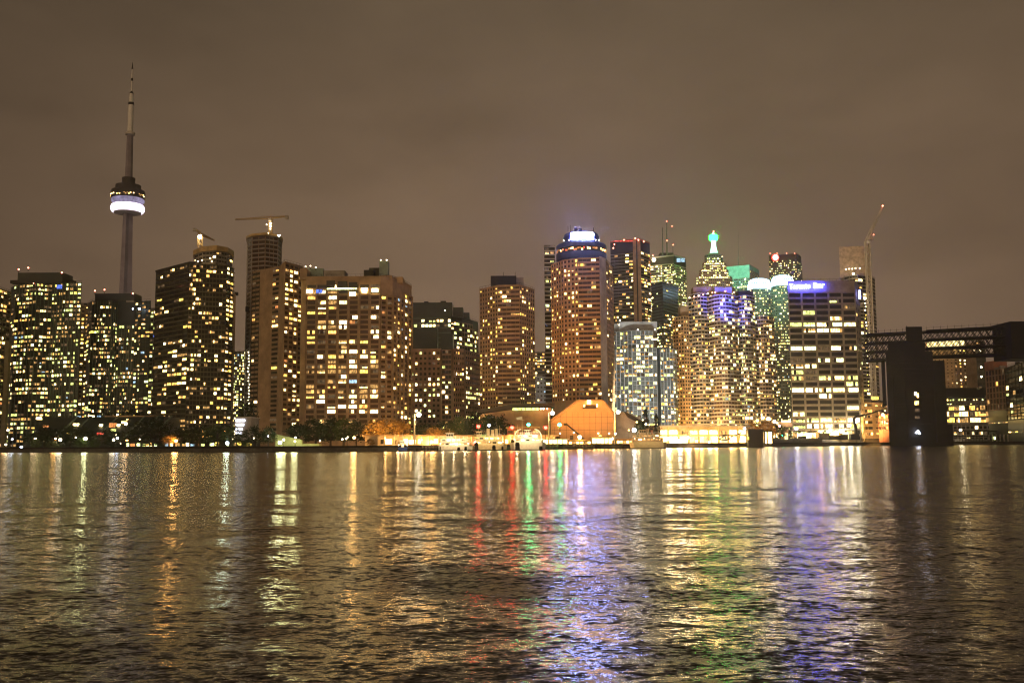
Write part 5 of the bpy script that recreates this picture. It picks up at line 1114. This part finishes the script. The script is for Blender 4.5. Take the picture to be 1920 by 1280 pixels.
for px, a, lab in ((1482, 809, 'thin leaning stake at the left end of the dark bank'), (1517, 803, 'taller leaning stake before the lettered office')):
    r = tag(MB().tube(P(px, 823, 655), P(px+(3 if px > 1500 else -1), a, 655), .22, .12, 'steel_dark', 5).build('stake', org=P(px, 823, 655)), lab, 'pole')
for pa, pb, t, lab in ((1557, 1580, 816, 'long dark container on the bank below the brightest work lamp'), (1581, 1590, 814, 'short dark skip right of the long container'), (1500, 1512, 817, 'dark crate heap at the left of the bank')):
    r = thing('container', lab, 'container', (X((pa+pb)/2, 664, 820), 664, GZ+2)); pbox(r, 'body', pa, pb, t, 824, 664, 5, 'steel_dark'); b = MB()
    for i in range(8): 
        x = X(pa+(pb-pa)*(i+.5)/8, 663.8, 820); b.box(x-.15, x+.15, 663.8, 664, Z(823, pa, 664), Z(t+.5, pa, 664), 'wall_black')
    b.build('rib', r)
r = thing('railing', 'long dark railing along the right bank below the yellow glass building', 'railing', (X(1850, 730, 810), 730, GZ)); b = MB()
x0_, x1_ = X(1788, 730, 806), X(1915, 730, 806); zr = Z(808, 1850, 730)
for i in range(25): b.tube((x0_+(x1_-x0_)*i/24, 730, GZ), (x0_+(x1_-x0_)*i/24, 730, zr), .16, .16, 'steel_dark', 4)
b.build('post', r)['kind'] = 'stuff'; MB().tube((x0_, 730, zr), (x1_, 730, zr), .3, .3, 'steel_dark', 4).tube((x0_, 730, (zr+GZ)/2), (x1_, 730, (zr+GZ)/2), .15, .15, 'steel_dark', 4).build('rail', r)

# ================================================================== lights added without fixtures to brighten facades, trees and shore
def flood(px, Y, z, e, col, tx, ty, TY, ang=90): lamp_light('SPOT', (X(px, Y, 825), Y, z), e, col, 1.0, P(tx, ty, TY), ang)
flood(1150, 508, 12, 14000, (1, .40, .07), 1110, 800, 545, 120)
flood(1060, 492, 10, 8000, (1, .40, .07), 1090, 790, 545, 120)
flood(1090, 500, 14, 150000, (1, .46, .13), 1095, 640, 600, 80)
flood(960, 470, 8, 7000, (1, .5, .16), 980, 790, 556, 110)
flood(830, 500, 8, 190000, (1, .56, .24), 835, 740, 756, 90)
flood(1284, 748, 7, 190000, (1, .50, .08), 1284, 740, 800, 120)
flood(1318, 735, 7, 150000, (1, .52, .09), 1318, 740, 786, 120)
flood(1436, 752, 7, 60000, (1, .55, .12), 1436, 760, 800, 120)
flood(1352, 724, 7, 26000, (1, .72, .36), 1356, 770, 772, 120)
flood(1560, 655, 14, 26000, (1, .66, .30), 1550, 780, 690, 140)
flood(1630, 690, 12, 120000, (1, .55, .16), 1635, 780, 728, 130)
flood(727, 436, 9, 26000, (1, .55, .14), 727, 800, 462, 130)
flood(830, 452, 8, 20000, (1, .58, .14), 830, 812, 485, 130)
for px, Y, z, e in ((706, 444, 5, 3500), (738, 448, 5, 3500), (764, 452, 5, 2500), (806, 468, 5, 3500), (828, 474, 5, 3500), (850, 480, 5, 2500), (1412, 628, 6, 7000), (1444, 636, 6, 7000), (1062, 500, 6, 4000), (1130, 508, 6, 4000), (1200, 522, 5, 2500), (326, 462, 5, 1500), (880, 480, 6, 2500), (664, 446, 5, 1500)):
    lamp_light('POINT', (X(px, Y, 830), Y, z), e, (1, .50, .12), .5)  # unseen points added to warm the trees and sheds
flood(1252, 610, 12, 300000, (1, .95, .75), 1250, 730, 738, 80)  # this spot and the next are added to brighten the gridded block
flood(1215, 600, 12, 560000, (1, .95, .80), 1210, 720, 735, 100)
# blue light washing the top of the tall cluster tower, teal on the square green tower, added blue spots boosting the signs' glow
lamp_light('SPOT', P(1366, 575, 735), 420000, (.07, .09, 1), 1, P(1368, 560, 772), 60)
lamp_light('SPOT', P(1388, 520, 1420), 600000, (.5, 1, .78), 2, P(1388, 500, 1515), 50)
lamp_light('SPOT', P(1090, 436, 570), 9000, (.12, .16, 1), 1, P(1090, 450, 606), 120)
lamp_light('SPOT', P(1512, 534, 680), 6000, (.04, .05, 1), 1, P(1512, 540, 690), 130)
lamp_light('SPOT', P(1428, 520, 1240), 260000, (.45, 1, .75), 2, P(1428, 560, 1320), 90)
lamp_light('SPOT', P(1455, 484, 1590), 30000, (1, .04, .03), 1, P(1460, 482, 1620), 140)
lamp_light('SPOT', P(236, 800, 1300), 450000, (1, .82, .78), 2, P(238, 560, 1400), 60)
lamp_light('SPOT', P(1300, 500, 1360), 90000, (1, .75, .5), 2, P(1338, 530, 1425), 80)

# ================================================================== water
def build_water():
    rings = 560; r0, r1 = 7.0, 2950.0
    rr = r0*(r1/r0)**(np.arange(rings)/(rings-1))
    th = np.concatenate([np.linspace(-180, -42, 46)[:-1], np.linspace(-42, 42, 440), np.linspace(42, 180, 46)[1:]])
    th = np.radians(90-th)[:-1]; nt_ = len(th)
    R, T = np.meshgrid(rr, th, indexing='ij'); x = R*np.cos(T); y = R*np.sin(T); z = np.zeros_like(x)
    rg = np.random.default_rng(4)
    cell = R*math.log(r1/r0)/(rings-1)
    for i in range(60):
        lam = .55*(16/.55)**(rg.random()); d = math.radians(72+rg.normal()*24); k = 2*math.pi/lam
        slope = .0055*(.6+.8*rg.random())*(1.0 if lam < 3 else .7); a = slope/k
        fade = np.clip((lam/cell-2.2)/2.5, 0, 1)
        ph = rg.random()*6.28
        warp = 1.3*np.sin(x*.11+i)+1.1*np.sin(y*.07+2*i)
        env = .55+.45*np.sin(x*.045*(1+.1*i)+y*.03+i*1.7)
        w = np.sin(k*(x*math.cos(d)+y*math.sin(d))+ph+warp)
        z += a*fade*env*(w+.25*np.cos(2*(k*(x*math.cos(d)+y*math.sin(d))+ph+warp)))
    v = np.stack([x, y, z], -1).reshape(-1, 3)
    i = np.arange(rings-1)[:, None]; j = np.arange(nt_)[None, :]; j2 = (j+1) % nt_
    f = np.stack([i*nt_+j+0*i, (i)*nt_+j2, (i+1)*nt_+j2, (i+1)*nt_+j], -1).reshape(-1, 4)
    nV = len(v); v = np.vstack([v, [[0, 0, 0]]])
    tri = np.array([[nV, (k+1) % nt_, k] for k in range(nt_)])
    me = bpy.data.meshes.new('water'); me.vertices.add(len(v)); me.vertices.foreach_set('co', v.ravel())
    nl = f.size+tri.size; me.loops.add(nl); me.loops.foreach_set('vertex_index', np.concatenate([f.ravel(), tri.ravel()]))
    me.polygons.add(len(f)+len(tri)); me.polygons.foreach_set('loop_start', np.concatenate([np.arange(len(f))*4, len(f)*4+np.arange(len(tri))*3]))
    me.polygons.foreach_set('use_smooth', np.ones(len(f)+len(tri), bool)); me.update(calc_edges=True); me.validate()
    me.update()
    if me.polygons[0].normal.z < 0: me.flip_normals()
    m, t, n, l = nt('water')
    out = n.new('ShaderNodeOutputMaterial'); b = n.new('ShaderNodeBsdfPrincipled'); g = n.new('ShaderNodeNewGeometry')
    b.inputs['Base Color'].default_value = (.006, .006, .004, 1); b.inputs['Roughness'].default_value = .18; b.inputs['Specular Tint'].default_value = (1, .90, .56, 1); b.inputs['IOR'].default_value = 1.36
    acc = None
    for sc, sx, sy, amp, det in WATER_OCT:
        mp = n.new('ShaderNodeMapping'); mp.inputs['Scale'].default_value = (sc*sx, sc*sy, sc); mp.inputs['Rotation'].default_value = (0, 0, math.radians(WATER_ROT))
        l.new(g.outputs['Position'], mp.inputs['Vector'])
        no = n.new('ShaderNodeTexNoise'); no.inputs['Scale'].default_value = 1; no.inputs['Detail'].default_value = det; no.inputs['Roughness'].default_value = .6
        l.new(mp.outputs[0], no.inputs['Vector'])
        sb = n.new('ShaderNodeVectorMath'); sb.operation = 'SUBTRACT'; sb.inputs[1].default_value = (.5, .5, .5); l.new(no.outputs['Color'], sb.inputs[0])
        ml = n.new('ShaderNodeVectorMath'); ml.operation = 'MULTIPLY'; ml.inputs[1].default_value = (amp*.68, amp*1.15, 0); l.new(sb.outputs[0], ml.inputs[0])
        if acc is None: acc = ml.outputs[0]
        else:
            ad = n.new('ShaderNodeVectorMath'); l.new(acc, ad.inputs[0]); l.new(ml.outputs[0], ad.inputs[1]); acc = ad.outputs[0]
    # gusts: patches of calmer and rougher water
    gn = n.new('ShaderNodeTexNoise'); gn.inputs['Scale'].default_value = .035; gn.inputs['Detail'].default_value = 3; l.new(g.outputs['Position'], gn.inputs['Vector'])
    gm = n.new('ShaderNodeMapRange'); gm.inputs[1].default_value = .35; gm.inputs[2].default_value = .65; gm.inputs[3].default_value = .65; gm.inputs[4].default_value = 1.25; l.new(gn.outputs['Fac'], gm.inputs[0])
    sc_ = n.new('ShaderNodeVectorMath'); sc_.operation = 'SCALE'; l.new(acc, sc_.inputs[0]); l.new(gm.outputs[0], sc_.inputs['Scale'])
    ad = n.new('ShaderNodeVectorMath'); l.new(sc_.outputs[0], ad.inputs[0]); l.new(g.outputs['Normal'], ad.inputs[1])
    nm = n.new('ShaderNodeVectorMath'); nm.operation = 'NORMALIZE'; l.new(ad.outputs[0], nm.inputs[0])
    l.new(nm.outputs[0], b.inputs['Normal']); l.new(b.outputs[0], out.inputs[0])
    me.materials.append(m); o = bpy.data.objects.new('water', me); C.objects.link(o); o['kind'] = 'structure'
WATER_ROT = 8
WATER_OCT = [(22.0, .9, 1.1, .26, 1), (7.5, .75, 1.2, .74, 2), (2.4, .75, 1.2, .44, 2), (.8, .9, 1.0, .12, 1)]
build_water()

# ================================================================== sky, fill, camera
w = bpy.data.worlds.new('World'); bpy.context.scene.world = w; w.use_nodes = True; t = w.node_tree; n = t.nodes; l = t.links; n.clear()
out = n.new('ShaderNodeOutputWorld'); bg = n.new('ShaderNodeBackground'); tc = n.new('ShaderNodeTexCoord')
sp_ = n.new('ShaderNodeSeparateXYZ'); l.new(tc.outputs['Generated'], sp_.inputs[0])
cr = n.new('ShaderNodeValToRGB'); cr.color_ramp.elements[0].position = 0; cr.color_ramp.elements[0].color = (.246, .158, .100, 1)
cr.color_ramp.elements[1].position = .7; cr.color_ramp.elements[1].color = (.045, .030, .018, 1)
e = cr.color_ramp.elements.new(.16); e.color = (.238, .154, .095, 1)
e = cr.color_ramp.elements.new(.29); e.color = (.196, .130, .079, 1)
e = cr.color_ramp.elements.new(.43); e.color = (.125, .088, .053, 1)
l.new(sp_.outputs['Z'], cr.inputs[0])
mp = n.new('ShaderNodeMapping'); mp.inputs['Scale'].default_value = (1.6, 1.6, 4.2); mp.inputs['Rotation'].default_value = (0, .35, 0); l.new(tc.outputs['Generated'], mp.inputs[0])
no = n.new('ShaderNodeTexNoise'); no.inputs['Scale'].default_value = 1.7; no.inputs['Detail'].default_value = 8; no.inputs['Roughness'].default_value = .58; l.new(mp.outputs[0], no.inputs['Vector'])
mr = n.new('ShaderNodeMapRange'); mr.inputs[1].default_value = .3; mr.inputs[2].default_value = .7; mr.inputs[3].default_value = .76; mr.inputs[4].default_value = 1.20; l.new(no.outputs['Fac'], mr.inputs[0])
ml = n.new('ShaderNodeVectorMath'); ml.operation = 'SCALE'; l.new(cr.outputs[0], ml.inputs[0]); l.new(mr.outputs[0], ml.inputs['Scale'])
x2 = n.new('ShaderNodeMath'); x2.operation = 'MULTIPLY'; xo = n.new('ShaderNodeMath'); xo.operation = 'SUBTRACT'; xo.inputs[1].default_value = .07; l.new(sp_.outputs['X'], xo.inputs[0]); l.new(xo.outputs[0], x2.inputs[0]); l.new(xo.outputs[0], x2.inputs[1])
xr = n.new('ShaderNodeMapRange'); xr.inputs[1].default_value = 0; xr.inputs[2].default_value = .30; xr.inputs[3].default_value = 1.02; xr.inputs[4].default_value = .60; l.new(x2.outputs[0], xr.inputs[0])
m2 = n.new('ShaderNodeVectorMath'); m2.operation = 'SCALE'; l.new(ml.outputs[0], m2.inputs[0]); l.new(xr.outputs[0], m2.inputs['Scale'])
l.new(m2.outputs[0], bg.inputs[0]); bg.inputs[1].default_value = .94; l.new(bg.outputs[0], out.inputs[0])
s = bpy.data.lights.new('fill_sun', 'SUN'); s.energy = .85; s.angle = math.radians(50); s.color = (1, .66, .36)  # sun lamp added behind the camera as warm fill on the facades
so = bpy.data.objects.new('fill_sun', s); C.objects.link(so); so.rotation_euler = Vector((.35, 1, -.32)).to_track_quat('-Z', 'Y').to_euler()
cam = bpy.data.cameras.new('camera'); cam.sensor_width = 36; cam.lens = F/1920*36; cam.clip_end = 20000; cam.clip_start = .5
co = bpy.data.objects.new('camera', cam); C.objects.link(co); co.location = (0, 0, CAMZ); co.rotation_euler = CM.to_euler()
hb = MB().box(-3050, 3050, -3050, 3050, -3.2, 640, 'wall_black').build('haze'); hb['kind'] = 'stuff'
hm = bpy.data.materials.new('haze'); hm.use_nodes = True; t_ = hm.node_tree; t_.nodes.clear()
o_ = t_.nodes.new('ShaderNodeOutputMaterial'); v_ = t_.nodes.new('ShaderNodeVolumePrincipled'); v_.inputs['Color'].default_value = (.92, .86, .80, 1)
v_.inputs['Density'].default_value = .00013; v_.inputs['Anisotropy'].default_value = .8
t_.links.new(v_.outputs[0], o_.inputs['Volume']); hb.data.materials.clear(); hb.data.materials.append(hm)
sc = bpy.context.scene; sc.camera = co
sc.view_settings.view_transform = 'Standard'; sc.view_settings.look = 'None'; sc.view_settings.exposure = 0; sc.view_settings.gamma = 1
sc.cycles.use_denoising = True; sc.cycles.filter_width = 1.15; sc.cycles.max_bounces = 5; sc.cycles.diffuse_bounces = 1; sc.cycles.volume_bounces = 0; sc.cycles.glossy_bounces = 3; sc.cycles.sample_clamp_indirect = 6; sc.cycles.sample_clamp_direct = 0
sc.cycles.caustics_reflective = False; sc.cycles.caustics_refractive = False
